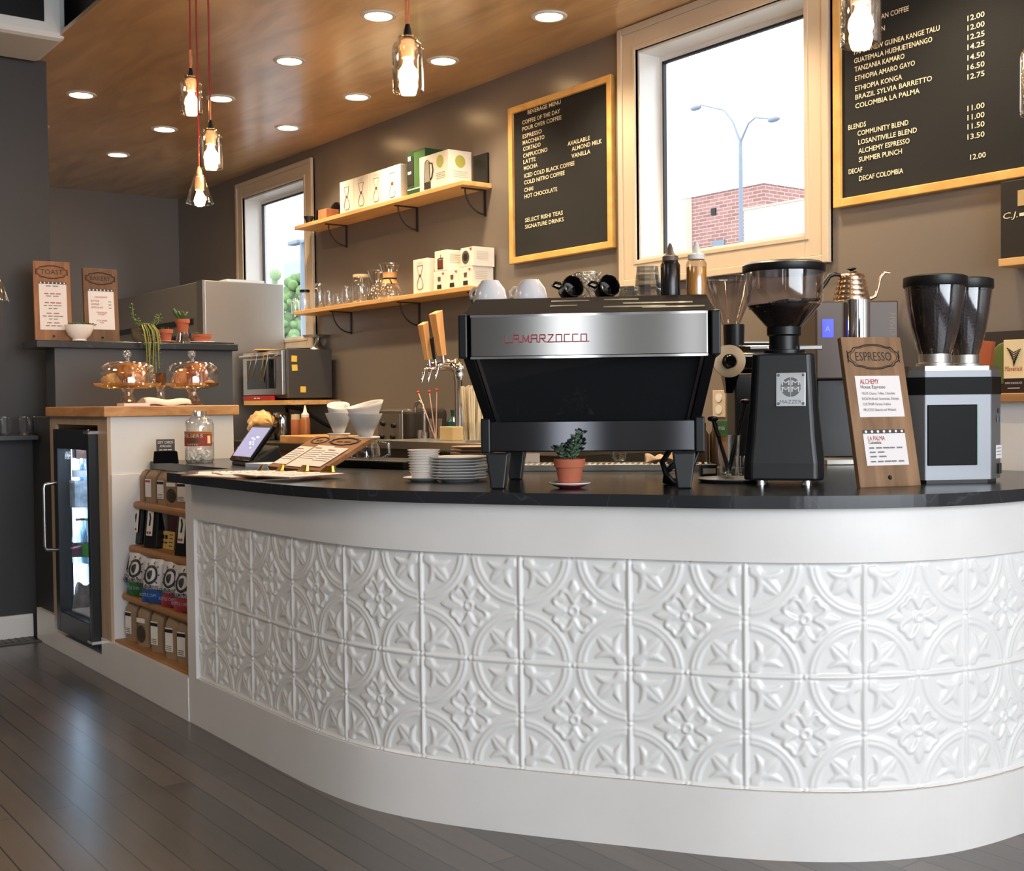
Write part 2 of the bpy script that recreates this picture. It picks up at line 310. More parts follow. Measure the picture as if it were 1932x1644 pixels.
# ---------------------------------------------------------------- the curved counter
CP = [(-4.05, 1.588), (-3.7, 1.588), (-3.35, 1.588), (-3.08, 1.596), (-2.86, 1.63), (-2.66, 1.708), (-2.44, 1.838), (-2.2, 2.003), (-1.965, 2.17), (-1.80, 2.345), (-1.70, 2.53), (-1.655, 2.72), (-1.64, 3.0), (-1.64, 3.3), (-1.64, 3.6)]
def catmull(P, n=24):
    P = [np.array(p, float) for p in P]; Q = [2*P[0]-P[1]]+P+[2*P[-1]-P[-2]]; out = []
    for i in range(1, len(Q)-2):
        p0, p1, p2, p3 = Q[i-1:i+3]
        for k in range(n):
            t = k/n; out.append(.5*((2*p1)+(-p0+p2)*t+(2*p0-5*p1+4*p2-p3)*t*t+(-p0+3*p1-3*p2+p3)*t**3))
    out.append(P[-1]); return np.array(out)
cv = catmull(CP); cs = np.r_[0, np.cumsum(np.linalg.norm(np.diff(cv, axis=0), axis=1))]; LEN = cs[-1]
def crv(s):
    s = np.asarray(s, float); return np.stack([np.interp(s, cs, cv[:, 0]), np.interp(s, cs, cv[:, 1])], -1)
def crn(s):
    t = crv(np.minimum(s+.02, LEN))-crv(np.maximum(s-.02, 0)); t /= np.linalg.norm(t, axis=-1, keepdims=True); return np.stack([t[..., 1], -t[..., 0]], -1)
def off(s, d): return crv(s)+crn(s)*(d[:, None] if hasattr(d, '__len__') else d)
ZK, ZP, ZS = .166, .7246, .857
ss = np.linspace(0, LEN, 150); s0 = .072
root = thing('service_counter', 'long white curved counter with embossed tin panels below the black stone top', 'counter', (-3, 2.2, 0))
def place(o, r=root): o.location = -Vector(r.location); return o
def strip(z0, z1, d0, d1, sa=0, sb=LEN, n=150):
    s = np.linspace(sa, sb, n); f = off(s, d1); bk = off(s, d0); b = B(); vs = []
    for i in range(n): vs += [(*f[i], z0), (*f[i], z1), (*bk[i], z1), (*bk[i], z0)]
    fs = []
    for i in range(n-1):
        a = i*4; c = a+4
        for j in range(4): fs.append((a+j, c+j, c+(j+1) % 4, a+(j+1) % 4))
    b.add(vs, [tuple(x) for x in fs], True); b.add(vs[:4], [(0, 1, 2, 3)]); b.add(vs[-4:], [(3, 2, 1, 0)])
    return b
def flat(b): b.s = [False]*len(b.s); return b
place(obj('base_board', flat(strip(0, ZK, -.04, 0)), whitep, root))
place(obj('top_band', flat(strip(ZP, ZS, -.04, 0)), whitep, root))
place(obj('end_stile', flat(strip(ZK, ZP, -.04, 0, 0, s0, 4)), whitep, root))
b = B().box(-4.05, -4.012, 1.62, 2.2, 0, ZS); place(obj('end_panel', b, whitep, root))
# embossed tin panel: a dense relief surface following the curve
CELL = .2885; CZ = (ZP-ZK)/2
i0 = np.argmin(np.hypot(cv[:, 0]+2.441, cv[:, 1]-1.836)); sx0 = cs[i0]
NU, NV = 1250, 200
su = np.linspace(s0, LEN-.005, NU); zv = np.linspace(ZK+.001, ZP-.001, NV)
U, V = np.meshgrid((su-sx0)/CELL, (zv-ZK)/CZ)
u = U-np.round(U); v = V-np.round(V)          # from the nearest crossing of the bars
def bump(d, r): return np.sqrt(np.clip(1-(d/r)**2, 0, 1))
h = np.zeros_like(U)
rad = np.hypot(u, v); RR = .458
h = np.maximum(h, .55*bump(rad-RR, .016)); h = np.maximum(h, .5*bump(rad-RR+.042, .022)); h = np.maximum(h, .25*bump(rad-RR+.02, .05))
au, av = np.abs(u), np.abs(v)
# four tulip motifs on the diagonals inside each circle
a = (au+av)/math.sqrt(2); c = (au-av)/math.sqrt(2)          # a along the diagonal, c across
def petal(a, c, a0, c0, ang, L, wd):
    x = (a-a0)*math.cos(ang)+(c-c0)*math.sin(ang); y = -(a-a0)*math.sin(ang)+(c-c0)*math.cos(ang)
    t = np.clip(x/L, 0, 1); wv = wd*np.sin(PI*np.clip(t, .02, .98))**.7+1e-4
    return np.where((x > 0) & (x < L), bump(y, wv)*np.sin(PI*np.clip(t, 0, 1))**.35, 0), y
p, y = petal(a, c, .12, 0, 0, .29, .07); h = np.maximum(h, .75*p-.3*bump(y, .012)*(p > .15))
h = np.maximum(h, .8*petal(a, c, .06, 0, 0, .13, .022)[0])
pth = np.array([(.065, .04), (.09, .055), (.118, .115), (.132, .18), (.118, .245), (.085, .305)]); pw = [.028, .034, .04, .038, .028, .008]
for t in np.linspace(0, 1, 34):
    qx = np.interp(t*5, range(6), pth[:, 0]); qy = np.interp(t*5, range(6), pth[:, 1]); qw = np.interp(t*5, range(6), pw)
    for A_, B_ in ((au, av), (av, au)): h = np.maximum(h, .8*bump(np.hypot(A_-qx, B_-qy), qw)*(qw/.036)**.4)
# medallion in the middle of each cell
mu = .5-au; mv = .5-av; mr = np.hypot(mu, mv); th = np.arctan2(mv, mu)
h = np.maximum(h, .65*bump(mr-.036, .017)); h = np.maximum(h, .45*bump(mr, .012))
for A in (0, PI/2):
    x = mu*math.cos(A)+mv*math.sin(A); yy = -mu*math.sin(A)+mv*math.cos(A); x = np.abs(x)
    t = np.clip((x-.12)/.165, 0, 1); wv = .062*np.sin(PI*np.clip(t*.85+.12, 0, 1))**.8*(1-t*.35)+1e-4
    h = np.maximum(h, .7*np.where((x > .12) & (x < .285), bump(yy, wv), 0))
mm = np.abs(mu); nn = np.abs(mv)
for t in np.linspace(0, 1, 34):
    ph = t*PI/2; rr = .158-.05*math.cos(4*ph)-.03*math.cos(8*ph)
    h = np.maximum(h, .8*bump(np.hypot(mm-rr*math.cos(ph), nn-rr*math.sin(ph)), .022))
h = np.maximum(h, .35*bump(np.hypot(mm-.115, nn-.115), .05)); 
# bars with beads
brk = lambda q: (np.abs(q) > .028) & (np.abs(np.abs(q)-.5) > .03)
barv = np.where(brk(v), bump(u, .021), 0)*.9; barh = np.where(brk(u), bump(v, .021), 0)*.9
keep = (au < .034) | (av < .034); h = np.where(keep, 0, h); h = np.maximum(h, np.maximum(barv, barh))
for cu, cvv in ((0, 0), (.5, 0), (0, .5)): h = np.maximum(h, .95*bump(np.hypot(np.abs(au-cu), np.abs(av-cvv)), .02))
for cu, cvv in ((.055, 0), (0, .055), (.448, 0), (0, .448)): h = np.maximum(h, .8*bump(np.hypot(au-cu, av-cvv), .018))
h = (h+np.roll(h, 1, 0)+np.roll(h, -1, 0)+np.roll(h, 1, 1)+np.roll(h, -1, 1))/5
xy = crv(su); nn_ = crn(su)
P = np.zeros((NV, NU, 3)); dd = -.016+.0075*h
P[..., 0] = xy[None, :, 0]+nn_[None, :, 0]*dd; P[..., 1] = xy[None, :, 1]+nn_[None, :, 1]*dd; P[..., 2] = zv[:, None]
me = bpy.data.meshes.new('tin_panel'); me.vertices.add(NU*NV); me.vertices.foreach_set('co', (P-np.array(root.location)).ravel())
idx = np.arange(NU*NV).reshape(NV, NU); q = np.stack([idx[:-1, :-1], idx[:-1, 1:], idx[1:, 1:], idx[1:, :-1]], -1).reshape(-1, 4)
me.loops.add(len(q)*4); me.loops.foreach_set('vertex_index', q.ravel()); me.polygons.add(len(q)); me.polygons.foreach_set('loop_start', np.arange(len(q))*4)
me.polygons.foreach_set('use_smooth', np.ones(len(q), bool)); me.update(calc_edges=True); me.materials.append(tinp)
o = bpy.data.objects.new('tin_panel', me); COL.objects.link(o); o.parent = root
# stone worktop
st = np.linspace(0, LEN, 120); ov = np.interp(st, [0, .8, 1.5, LEN], [.085, .075, .034, .034]); fr = off(st, ov)
poly = [(-4.0, 1.503)]+[tuple(p) for p in fr if p[0] > -3.98]+[(-1.61, 3.62), (-2.72, 3.62), (-2.72, 3.05), (-2.95, 2.62), (-3.25, 2.36), (-4.872, 2.36), (-4.872, 1.762), (-4.05, 1.762), (-4.05, 1.6), (-4.0, 1.58)]
ct = thing('countertop', 'long black soapstone countertop with faint white veins following the curved white counter', 'countertop', (-3, 2.2, ZS))
o = obj('slab', B().prism(poly, ZS, ZT), stone, ct, .004); o.location = -Vector(ct.location)
# ---------------------------------------------------------------- bakery cabinet at the far end, with the fridge set into it
XB = -4.874; XP = -5.68
bc = thing('bakery_cabinet', 'white painted cabinet block with a wood framed opening for the small drinks fridge', 'cabinet', (-5.3, 1.9, 0))
def pl(name, b, m, r, bevel=0):
    o = obj(name, b, m, r, bevel); o.location = -Vector(r.location); return o
pl('side_panel', B().box(XB-.02, XB, 1.60, 2.135, .84, 1.075).box(XB-.02, XB+.006, 1.60, 1.78, .14, .84).box(XB-.02, XB, 1.78, 2.135, .14, .84), whitep, bc, .002)
pl('face_frame', B().box(XB-.12, XB, 1.588, 1.602, .14, 1.075).box(XP, XP+.09, 1.588, 1.602, .14, 1.075).box(XP+.09, XB-.12, 1.588, 1.602, 1.04, 1.075).box(XP, XP+.02, 1.602, 2.135, .14, 1.075).box(XP+.02, XB-.02, 2.115, 2.135, .14, 1.075), wood('pale_frame_wood', (176, 150, 124), (192, 166, 140), None, (20, 20, 3), .5, .04), bc)
pl('base_board', B().box(-5.955, XP+.02, 1.585, 1.6, 0, .155).box(XP+.02, XB-.12, 1.585, 1.6, 0, .085).box(XB-.12, XB, 1.585, 1.6, 0, .155).box(-5.955, XP, 1.6, 1.7, 0, .155).box(XP, XB, 1.6, 2.13, .075, .085), whitep, bc)
pl('cabinet_side', B().box(-6.02, XP, 1.602, 1.7, .155, 1.07), darkp, bc)
bt = thing('butcher_block', 'thick butcher block slab topping the white bakery cabinet', 'worktop', (-5.3, 1.85, 1.075))
pl('block_top', B().box(XP-.005, XB+.02, 1.57, 2.155, 1.075, 1.118), butcher, bt, .004)
hw = thing('half_wall', 'slate painted half wall rising behind the cake stands with a dark stone ledge', 'partition', (-5.75, 2.05, 1.1))
pl('wall_panel', B().box(-5.83, -5.685, 1.618, 2.49, 0, 1.39), slatep, hw)
pl('ledge', B().box(-5.9, -5.655, 1.53, 2.51, 1.39, 1.425), stone, hw, .004)
# fridge
fr_ = thing('drinks_fridge', 'small black glass door drinks fridge lit inside, set into the white cabinet', 'fridge', (-5.25, 1.9, .085))
FX0, FX1, FZ0, FZ1 = -5.50, -5.0, .1, 1.02
fr_.location.z = .09
b = B().box(FX0, FX0+.03, 1.612, 2.06, FZ0, FZ1).box(FX1-.012, FX1, 1.612, 2.06, FZ0, FZ1).box(FX0+.03, FX1-.012, 1.612, 2.06, FZ0, FZ0+.06).box(FX0+.03, FX1-.012, 1.612, 2.06, FZ1-.06, FZ1).box(FX0+.03, FX1-.012, 2.04, 2.06, FZ0+.06, FZ1-.06)
pl('body', b, blackm, fr_)
b = B().box(FX0+.03, FX0+.036, 1.612, 2.03, FZ0+.06, FZ1-.06).box(FX1-.018, FX1-.012, 1.612, 2.03, FZ0+.06, FZ1-.06).box(FX0+.03, FX1-.012, 2.03, 2.04, FZ0+.06, FZ1-.06).box(FX0+.03, FX1-.012, 1.612, 2.03, FZ0+.06, FZ0+.066).box(FX0+.03, FX1-.012, 1.612, 2.03, FZ1-.066, FZ1-.06)
pl('liner', b, mat('white_fridge_liner', (225, 230, 236), .4), fr_)
pl('light_strip', B().box(FX0+.05, FX1-.04, 1.63, 1.66, FZ1-.09, FZ1-.067), coldled, fr_)
pl('light_tube', B().box(FX0+.037, FX0+.055, 1.625, 1.645, .25, .93), coldled, fr_)
for z in (.66, .41): pl('wire_shelf', B().box(FX0+.037, FX1-.019, 1.65, 2.03, z, z+.01), plas, fr_)
dr = pl('door', B().box(FX0, FX0+.055, 1.55, 1.612, FZ0+.02, FZ1).box(FX1-.03, FX1, 1.55, 1.64, FZ0+.02, FZ1).box(FX0+.055, FX1-.03, 1.55, 1.612, FZ0+.02, FZ0+.11).box(FX0+.055, FX1-.03, 1.55, 1.612, FZ1-.085, FZ1), blackm, fr_, .003)
obj('door_glass', B().box(FX0+.055, FX1-.03, 1.575, 1.58, FZ0+.11, FZ1-.085), pane, dr)
obj('handle', B().tube([(FX0+.02, 1.55, .78), (FX0+.02, 1.505, .775), (FX0+.02, 1.5, .76), (FX0+.02, 1.5, .5), (FX0+.02, 1.505, .485), (FX0+.02, 1.55, .48)], .008), steel, dr)
for z in (FZ1-.01, FZ0+.035): obj('hinge', B().box(FX1-.05, FX1+.012, 1.545, 1.6, z-.006, z+.006).cyl((FX1-.03, 1.56, z-.012), (FX1-.03, 1.56, z+.012), .008), chrome, dr)
M_ = onto((FX0+.1, 1.5735, .9)); b = B(); b.M = M_; [b.tube([(.012*k+.006*math.cos(a), .012*math.sin(a)+.01*(k % 2), 0) for a in np.linspace(.3*k, 4.5+.3*k, 9)], .0012, 4) for k in range(6)]; obj('lettering', b, paper, dr)
# bottles and packs in the fridge
def fy(px, X): return AX(px, 1000, X).y
XF = -5.408
def fpx(px, y): d = ray(px, 1000); return (C0+d*(y/d.y)).x
def bottle(x, y, z, hh, r, m, lab, label, grp=None):
    t = thing('bottle', label, 'bottle', (x, y, z), 0, grp)
    obj('body', B().lathe([(r*.9, 0), (r, .01), (r, hh*.55), (r*.8, hh*.65), (r*.38, hh*.8), (r*.36, hh*.95)], 14), m, t)
    obj('cap', B().lathe([(r*.42, hh*.95), (r*.42, hh)], 12), lab, t)
    obj('paper_label', B().lathe([(r*1.02, hh*.15), (r*1.02, hh*.45)], 14, cap0=False, cap1=False), lab, t); return t
cg = glass('bottle_glass', (200, 214, 220), .1, .5); labp = mat('purple_label', (120, 60, 90), .5); labg = mat('bright_green_label', (70, 170, 60), .5)
bottle(XF, fy(147, XF), .4205, .2, .026, cg, labp, 'clear bottle with a purple label, leftmost on the middle fridge shelf')
bottle(XF, fy(156, XF), .4205, .2, .026, cg, labp, 'clear bottle with a purple label, middle of three on the middle fridge shelf')
bottle(XF+.03, fy(166, XF+.03), .4205, .2, .028, cg, labg, 'clear bottle with a bright green label on the middle fridge shelf')
t = thing('carton', 'printed white multipack of cans on the top fridge shelf', 'carton', (XF, fy(157, XF), .6705)); obj('box_body', B().box(-.04, .04, -.045, .06, 0, .12), mat('pale_print_carton', (176, 186, 196), .5, var=.5, vscale=30), t)
for k, (x, l) in enumerate(((150, 'left small clear bottle lying behind the carton top in the fridge'), (163, 'right small clear bottle lying behind the carton top in the fridge'))): bottle(XF, fy(x, XF), .7906, .1, .026, cg, paper, l)
t = thing('chocolate_carton', 'small brown drinks carton hanging high at the back of the fridge', 'carton', (XF, fy(156, XF), .89)); obj('box_body', B().box(-.03, .03, -.03, .03, 0, .07), mat('brown_print', (86, 52, 36), .5, var=.4, vscale=40), t); t.location.z = .89
b = B(); b.at((XF+.05, fy(163, XF+.05), .225), 0, 0, .3)
b.grid(lambda u, v: (.1*math.cos(u*2*PI)*(1-.3*v), .06*math.sin(u*2*PI)*(1-.3*v), .16*v+.012*math.sin(9*u*PI)), 24, 6)
tag(obj('plastic_bag', b, mat('packed_bag', (150, 140, 140), .35, var=.5, vscale=25)), 'loose bag of packed food lying on the fridge floor', 'bag'); bpy.data.objects['plastic_bag'].location.z = -.058
# ---------------------------------------------------------------- retail shelves between the cabinet and the counter end
su_ = thing('retail_shelf', 'built-in niche of oak shelves holding coffee bags and crisps, dark red back', 'shelves', (-4.45, 1.75, .1))
pl('back_panel', B().box(XB, -4.05, 1.93, 1.95, .15, .85), redw, su_)
SHZ = (.726, .548, .354, .165); SHY = (1.685, 1.662, 1.63, 1.605)
for z, y in zip(SHZ[:3], SHY): pl('shelf_board', B().box(XB+.001, -4.051, y, 1.93, z-.03, z), oak, su_, .012)
pl('base_board', B().box(XB, -4.05, 1.585, 1.6, 0, .155), whitep, su_)
pl('bottom_board', B().box(XB+.001, -4.051, 1.6, 1.93, .14, .165), oak, su_, .004)
bagm = [kraft, card, inkb]
def coffee_bag(kind):
    t = thing('coffee_bag', 'x', 'coffee bag')
    w_, d_, hh = .078, .055, .155
    def f(u, v):
        th = 2*PI*u; px = math.cos(th); py = math.sin(th); k = .38
        x = w_/2*math.copysign(abs(px)**k, px); y = d_/2*math.copysign(abs(py)**k, py); tap = 1-max(0, v-.8)*1.6
        return (x*(1-.1*max(0, v-.7)), y*tap+ (.012*max(0, v-.85)/.15), v*hh+.003*math.sin(7*th)*v)
    b = B().grid(f, 28, 12); b.add([f(i/28, 1) for i in range(28)], [list(range(28))]); b.add([f(i/28, 0) for i in range(28)], [list(range(28))[::-1]])
    obj('bag_body', b, kraft, t)
    obj('folded_top', B().box(-w_*.44, w_*.44, -.002, .024, hh-.004, hh+.006), kraft, t, .002)
    if kind == 0:
        lb = B().box(-.03, .012, -d_/2-.0025, -d_/2-.001, .028, .118).mat(1).box(-.03, .012, -d_/2-.0032, -d_/2-.002, .1, .113)
        for k in range(3): lb.box(-.026, .004, -d_/2-.0032, -d_/2-.002, .034+k*.007, .036+k*.007)
        obj('paper_label', lb, [card, inkb], t)
    elif kind == 1:
        obj('paper_label', B().box(-.03, .012, -d_/2-.0025, -d_/2-.001, .028, .118).mat(1).box(-.028, .008, -d_/2-.0032, -d_/2-.002, .103, .113), [card, inkr], t)
    else:
        obj('printed_label', B().box(-.034, .02, -d_/2-.0025, -d_/2-.001, .094, .112).mat(1).at((-.006, -d_/2-.002, .05)).ball((0, 0, 0), (.028, .001, .035)), [card, mat('dark_print_'+str(kind), (66, 52, 42), .7, var=.5, vscale=60)], t)
    return t
cb = [coffee_bag(k) for k in range(3)]; used = [False]*3
def put_bag(k, px, py, z, y, rz, lab, grp):
    d = ray(px, py); X = (C0+d*(y/d.y)).x
    if not used[k]: t = cb[k]; used[k] = True; t.location = (X, y, z); t.rotation_euler = (0, 0, rz); t['label'] = lab; t['group'] = grp
    else: t = dup(cb[k], (X, y, z), rz, lab, grp)
    t.scale = (1, 1, .8) if z > .7 else (1.05, 1.05, 1)
ord_ = ['leftmost', 'second from the left', 'third from the left', 'fourth from the left', 'fifth from the left', 'rightmost']
for i, (px, k) in enumerate(((272, 0), (294, 1), (317, 0), (336, 2), (356, 0))):
    put_bag(k, px, 930, SHZ[0], 1.74+.004*i, R(9+3*i), 'kraft coffee bag %s, %s on top oak shelf' % (['with black banded label', 'with red banded label', 'with black banded label', 'with dark round print', 'with white label half hidden'][i], ord_[i]), 'kraft coffee bags on the retail shelves')
for i, (px, k) in enumerate(((237, 0), (258, 0), (281, 2), (307, 0), (335, 0), (358, 0))):
    put_bag(k, px, 1190+i*9, SHZ[3], 1.665+.004*(i % 2), R(9+2*i), 'kraft coffee bag %s, %s on bottom board' % (['with crumpled top', 'with narrow label', 'with dark round print', 'with black banded label', 'with wide white label', 'cut off by the counter end'][i], ord_[i]), 'kraft coffee bags on the bottom board')
def onY(px, py, y): d = ray(px, py); return C0+d*(y/d.y)
# black foil bags and the red board on the second shelf
foil = mat('black_foil_bag', (22, 22, 24), .3)
t0 = thing('foil_coffee_bag', 'black foil coffee bag with tall white label, left of two on the second shelf', 'coffee bag', onY(266, 1000, 1.72), R(12), 'black foil coffee bags')
t0.location.z = SHZ[1]; b = B().hexa([(-.045, -.03, 0), (.045, -.03, 0), (.045, .03, 0), (-.045, .03, 0)], [(-.04, -.012, .158), (.04, -.012, .158), (.04, .006, .158), (-.04, .006, .158)]); obj('bag_body', b, foil, t0, .006)
lb = B(); lb.M = onto((0, -.0315, .02), (1, 0, 0), (0, .115, 1)); lb.box(-.02, .02, .03, .135, 0, .0015).mat(1).text('~', 0, .036, .018, .03, align='CENTER', thick=.003).mat(2).tube([(.0, .07, .003), (.004, .1, .003), (-.003, .12, .003)], .004, 4)
obj('paper_label', lb, [card, inkr, inkb], t0)
p_ = onY(293, 1010, 1.715); dup(t0, (p_.x, p_.y, SHZ[1]), R(14), 'black foil coffee bag with tall white label, right of two beside the red board')
p_ = onY(353, 1030, 1.715); dup(t0, (p_.x, p_.y, SHZ[1]), R(14), 'black foil coffee bag mostly hidden by the counter end on the second shelf')
p_ = onY(326, 1020, 1.76); t = thing('red_gift_box', 'dark red box standing on the second shelf behind a yellow card', 'box', (p_.x, 1.78, SHZ[1]), R(6)); obj('box_body', B().box(-.07, .07, 0, .03, 0, .15), mat('dark_red_card', (112, 34, 34), .5), t)
t = thing('yellow_sign_card', 'small yellow printed card leaning on the red box', 'card', (p_.x+.01, 1.735, SHZ[1]), R(6))
b = B(); b.M = onto((-.055, 0, 0), (1, 0, 0), (0, .1, 1)); b.box(0, .11, 0, .07, 0, .003).mat(1).text('~', .008, .036, .03, .05, thick=.004).text('~', .008, .02, .012, .05, thick=.004)
for k in range(4): b.text('~', .07, .055-.015*k, .008, .03, thick=.004)
obj('card_face', b, [mat('yellow_card', (214, 178, 100), .6), inkb], t)
# crisp bags
crw = mat('white_crisp_print', (206, 202, 200), .35, var=.12, vscale=30); bird = mat('print_charcoal', (50, 50, 54), .5)
def crisp(px, py, y, rz, lean, band, label):
    p = onY(px, py, y); t = thing('crisp_bag', label, 'crisps', (p.x, p.y, SHZ[2]+.003), rz, 'crisp bags on the third shelf'); t.rotation_euler = (lean, 0, rz)
    w_, hh = .13, .17; bm = mat('crisp_band', band, .35)
    def f(u, v, q=1): x = (u-.5)*w_*(1-.06*math.sin(PI*v)); return (x, -q*(.03*math.sin(PI*min(1, max(0, u)))**.6*math.sin(PI*v)**.6+.002*math.sin(17*u+9*v)), v*hh)
    b = B().grid(lambda u, v: f(u, v), 16, 16).grid(lambda u, v: f(1-u, v, -.5), 16, 16)
    o = obj('bag_body', b, [crw, bm, bird], t)
    for i, fc in enumerate(o.data.polygons): fc.material_index = 1 if fc.center.z < .048 else 0
    def g(u, v): a = f(u, v); return (a[0], a[1]-.0018, a[2])
    rb = B()
    rb.mat(0).grid(lambda u, v: g(.5+.30*(.72+.28*v)*math.cos(2*PI*u), .64+.22*(.72+.28*v)*math.sin(2*PI*u)), 26, 1)
    rb.grid(lambda u, v: g(.5+.15*v*math.cos(2*PI*u)*(1 if math.cos(2*PI*u) < 0 else .6), .64+.10*v*math.sin(2*PI*u)*(1+.4*math.cos(2*PI*u))), 18, 1)
    for k in range(9): a = k*.7+px; rb.grid(lambda u, v: g(.5+(.31+.05*u)*math.cos(a+v*.12), .64+(.24+.06*u)*math.sin(a+v*.12)), 1, 1)
    obj('bird_print', rb, bird, t)
    tb = B(); M2 = Matrix.Translation((0, -.029, .052)) @ Matrix.Rotation(R(90), 4, 'X'); tb.M = M2; tb.text('HEN&WOODS', 0, 0, .019, .11, 'CENTER', thick=.003, bold=.012); tb.mat(1).text('KETTLE CHIPS', 0, -.026, .012, .09, 'CENTER', thick=.001)
    obj('lettering', tb, [bird, mat('crisp_pale_ink', (150, 170, 200), .5)], t); return t
crisp(238, 1100, 1.66, R(14), R(-8), (30, 96, 160), 'crisp bag with a blue foot, leftmost and half hidden on the third shelf')
crisp(258, 1100, 1.645, R(20), R(-8), (52, 110, 60), 'crisp bag with a green foot on the third shelf')
crisp(289, 1118, 1.632, R(22), R(-7), (40, 84, 150), 'large crisp bag with a blue foot in the middle of the third shelf')
crisp(326, 1140, 1.655, R(20), R(-6), (170, 50, 56), 'crisp bag with a red foot, left of two beside the counter end')
crisp(350, 1150, 1.65, R(20), R(-6), (176, 60, 64), 'crisp bag with a red foot cut off by the counter end')
# ---------------------------------------------------------------- recessed ceiling lights
def spot(loc, e, size=R(125), col=(1, .80, .52)):
    l = bpy.data.lights.new('downlight_beam', 'SPOT'); l.energy = e; l.spot_size = size; l.spot_blend = .8; l.color = col; l.shadow_soft_size = .05
    o = bpy.data.objects.new('downlight_beam', l); o.location = loc; COL.objects.link(o); return o
dl = thing('recessed_downlight', '', 'ceiling light', (-6.571, 2.039, ZC), 0, 'lit recessed lights in the plywood ceiling')
obj('trim_ring', B().lathe([(.058, -.001), (.06, -.006), (.076, -.005), (.08, 0)], 28, cap0=False, cap1=False), plas, dl)
obj('lamp', B().lathe([(0, -.002), (.059, -.0025), (.059, -.001)], 24), warmlamp, dl)
DL = [((-6.571, 2.039), 'lit recessed downlight nearest the dark wall corner, left of the hanging cluster'), ((-7.995, 2.714), 'smallest lit recessed downlight, furthest left along the far ceiling'),
      ((-7.106, 2.7), 'small lit recessed downlight left of the hanging glass cluster, below the near one'), ((-6.226, 2.686), 'lit recessed downlight just right of the hanging cluster cords'),
      ((-5.358, 2.672), 'lit recessed downlight in the shiny patch of ceiling, upper middle'), ((-6.652, 3.299), 'lit recessed downlight above the far window in the shiny patch'),
      ((-5.778, 3.283), 'lit recessed downlight left of the single jar pendant near the wall'), ((-4.52, 2.682), 'lit recessed downlight up and left of the single jar pendant'),
      ((-4.932, 3.291), 'lit recessed downlight close right of the single jar pendant'), ((-4.103, 3.296), 'large lit recessed downlight near the big window, rightmost in the ceiling'),
      ((-7.45, 2.04), 'added recessed downlight, unseen behind the dark left wall, brightening the far wall'), ((-8.35, 2.04), 'second added recessed downlight, unseen far behind the dark left wall'), ((-3.65, 2.69), 'lit recessed downlight beyond the top edge above the counter curve'), ((-2.75, 2.69), 'lit recessed downlight beyond the top edge above the grinders'), ((-3.2, 3.29), 'lit recessed downlight beyond the top edge above the big window'), ((-2.3, 3.29), 'lit recessed downlight beyond the top edge above the coffee price board')]  # the two behind the left wall are added to brighten the far wall
for i, (q, l) in enumerate(DL):
    if i == 0: dl['label'] = l
    else: dup(dl, (*q, ZC), 0, l)
    spot((*q, ZC-.03), 46 if q[1] < 3 else 60)
# ---------------------------------------------------------------- pendant lamps
sock = mat('pink_porcelain_socket', (214, 170, 150), .5); copper = mat('copper_tube', (190, 120, 90), .25, 1)
def pendant(kind, p, top, label, grp=None, tube=False, kk=1):
    p = Vector(p); t = thing('jar_pendant' if kind else 'cone_pendant', label, 'pendant lamp', p, 0, grp); L = (top-p.z)/kk; t.scale = (kk, kk, kk)
    if kind:
        obj('glass_shade', B().lathe([(.047, -.084), (.05, -.076), (.05, .045), (.046, .06), (.034, .07), (.03, .084)], 32, cap0=False, cap1=False).lathe([(.0455, -.084), (.0485, -.074), (.0485, .045)], 32, cap0=False, cap1=False), amber, t)
        obj('shade_rim', B().lathe([(.047, -.084), (.0485, -.086), (.05, -.082)], 32, cap0=False, cap1=False).lathe([(.028, .082), (.031, .086), (.033, .08)], 32, cap0=False, cap1=False), thick, t)
        zc = 0
    else:
        obj('glass_shade', B().lathe([(.06, -.06), (.058, -.052), (.026, .055), (.018, .068)], 32, cap0=False, cap1=False), amber, t)
        obj('shade_rim', B().lathe([(.058, -.062), (.061, -.063), (.0615, -.058)], 32, cap0=False, cap1=False), thick, t); zc = -.022
    obj('socket', B().lathe([(.02, .02+zc), (.021, .075+zc), (.012, .082+zc)], 20), sock, t)
    k = .8 if not kind else 1
    obj('bulb', B().lathe([(0, -.068*k+zc), (.014*k, -.066*k+zc), (.026*k, -.056*k+zc), (.032*k, -.038*k+zc), (.028*k, -.018*k+zc), (.017*k, -.002*k+zc), (.0135, .01+zc), (.013, .02+zc)], 24, cap1=False), bulbm, t)
    obj('strain_relief', B().lathe([(.014, .082+zc), (.013, .1+zc), (.007, .125+zc)], 16), blackpl if kind else sock, t)
    if tube: obj('copper_sleeve', B().lathe([(.0065, .115), (.0065, .21)], 12), copper, t)
    obj('cord', B().cyl((0, 0, .1+zc), (0, 0, L), .0042, n=8), redcord, t)
    obj('canopy', B().lathe([(.045, L), (.045, L-.015), (.02, L-.03)][::-1], 20), blackpl, t)
    return t
g_ = 'glass pendant lamps on red cords'
pendant(1, AD(361, 180, 4.72), ZC, 'glass jar pendant on red cord, upper of the two jars in the hanging cluster', g_, True, .85)
pendant(1, AD(398, 281, 4.66), ZC, 'glass jar pendant on red cord, lower of the two jars in the hanging cluster', g_, True, .89)
pendant(0, AD(376.5, 358, 4.7), ZC, 'glass cone pendant on red cord, lowest of the hanging cluster', g_, False, .87)
pendant(1, AD(770, 122, 3.75), ZC, 'single glass jar pendant on red cord hanging in the middle of the ceiling', g_, True)
pendant(1, AD(1624, 21, 3.0), ZC, 'glass jar pendant hanging in front of the coffee price board', g_, True)
pendant(1, AD(1969, 143, 2.7), ZC, 'glass jar pendant cut off by the right edge of the photo', g_, True)
pendant(0, AD(-13, 541, 5.0), ZU, 'glass cone pendant cut off by the left edge before the dark wall', g_)
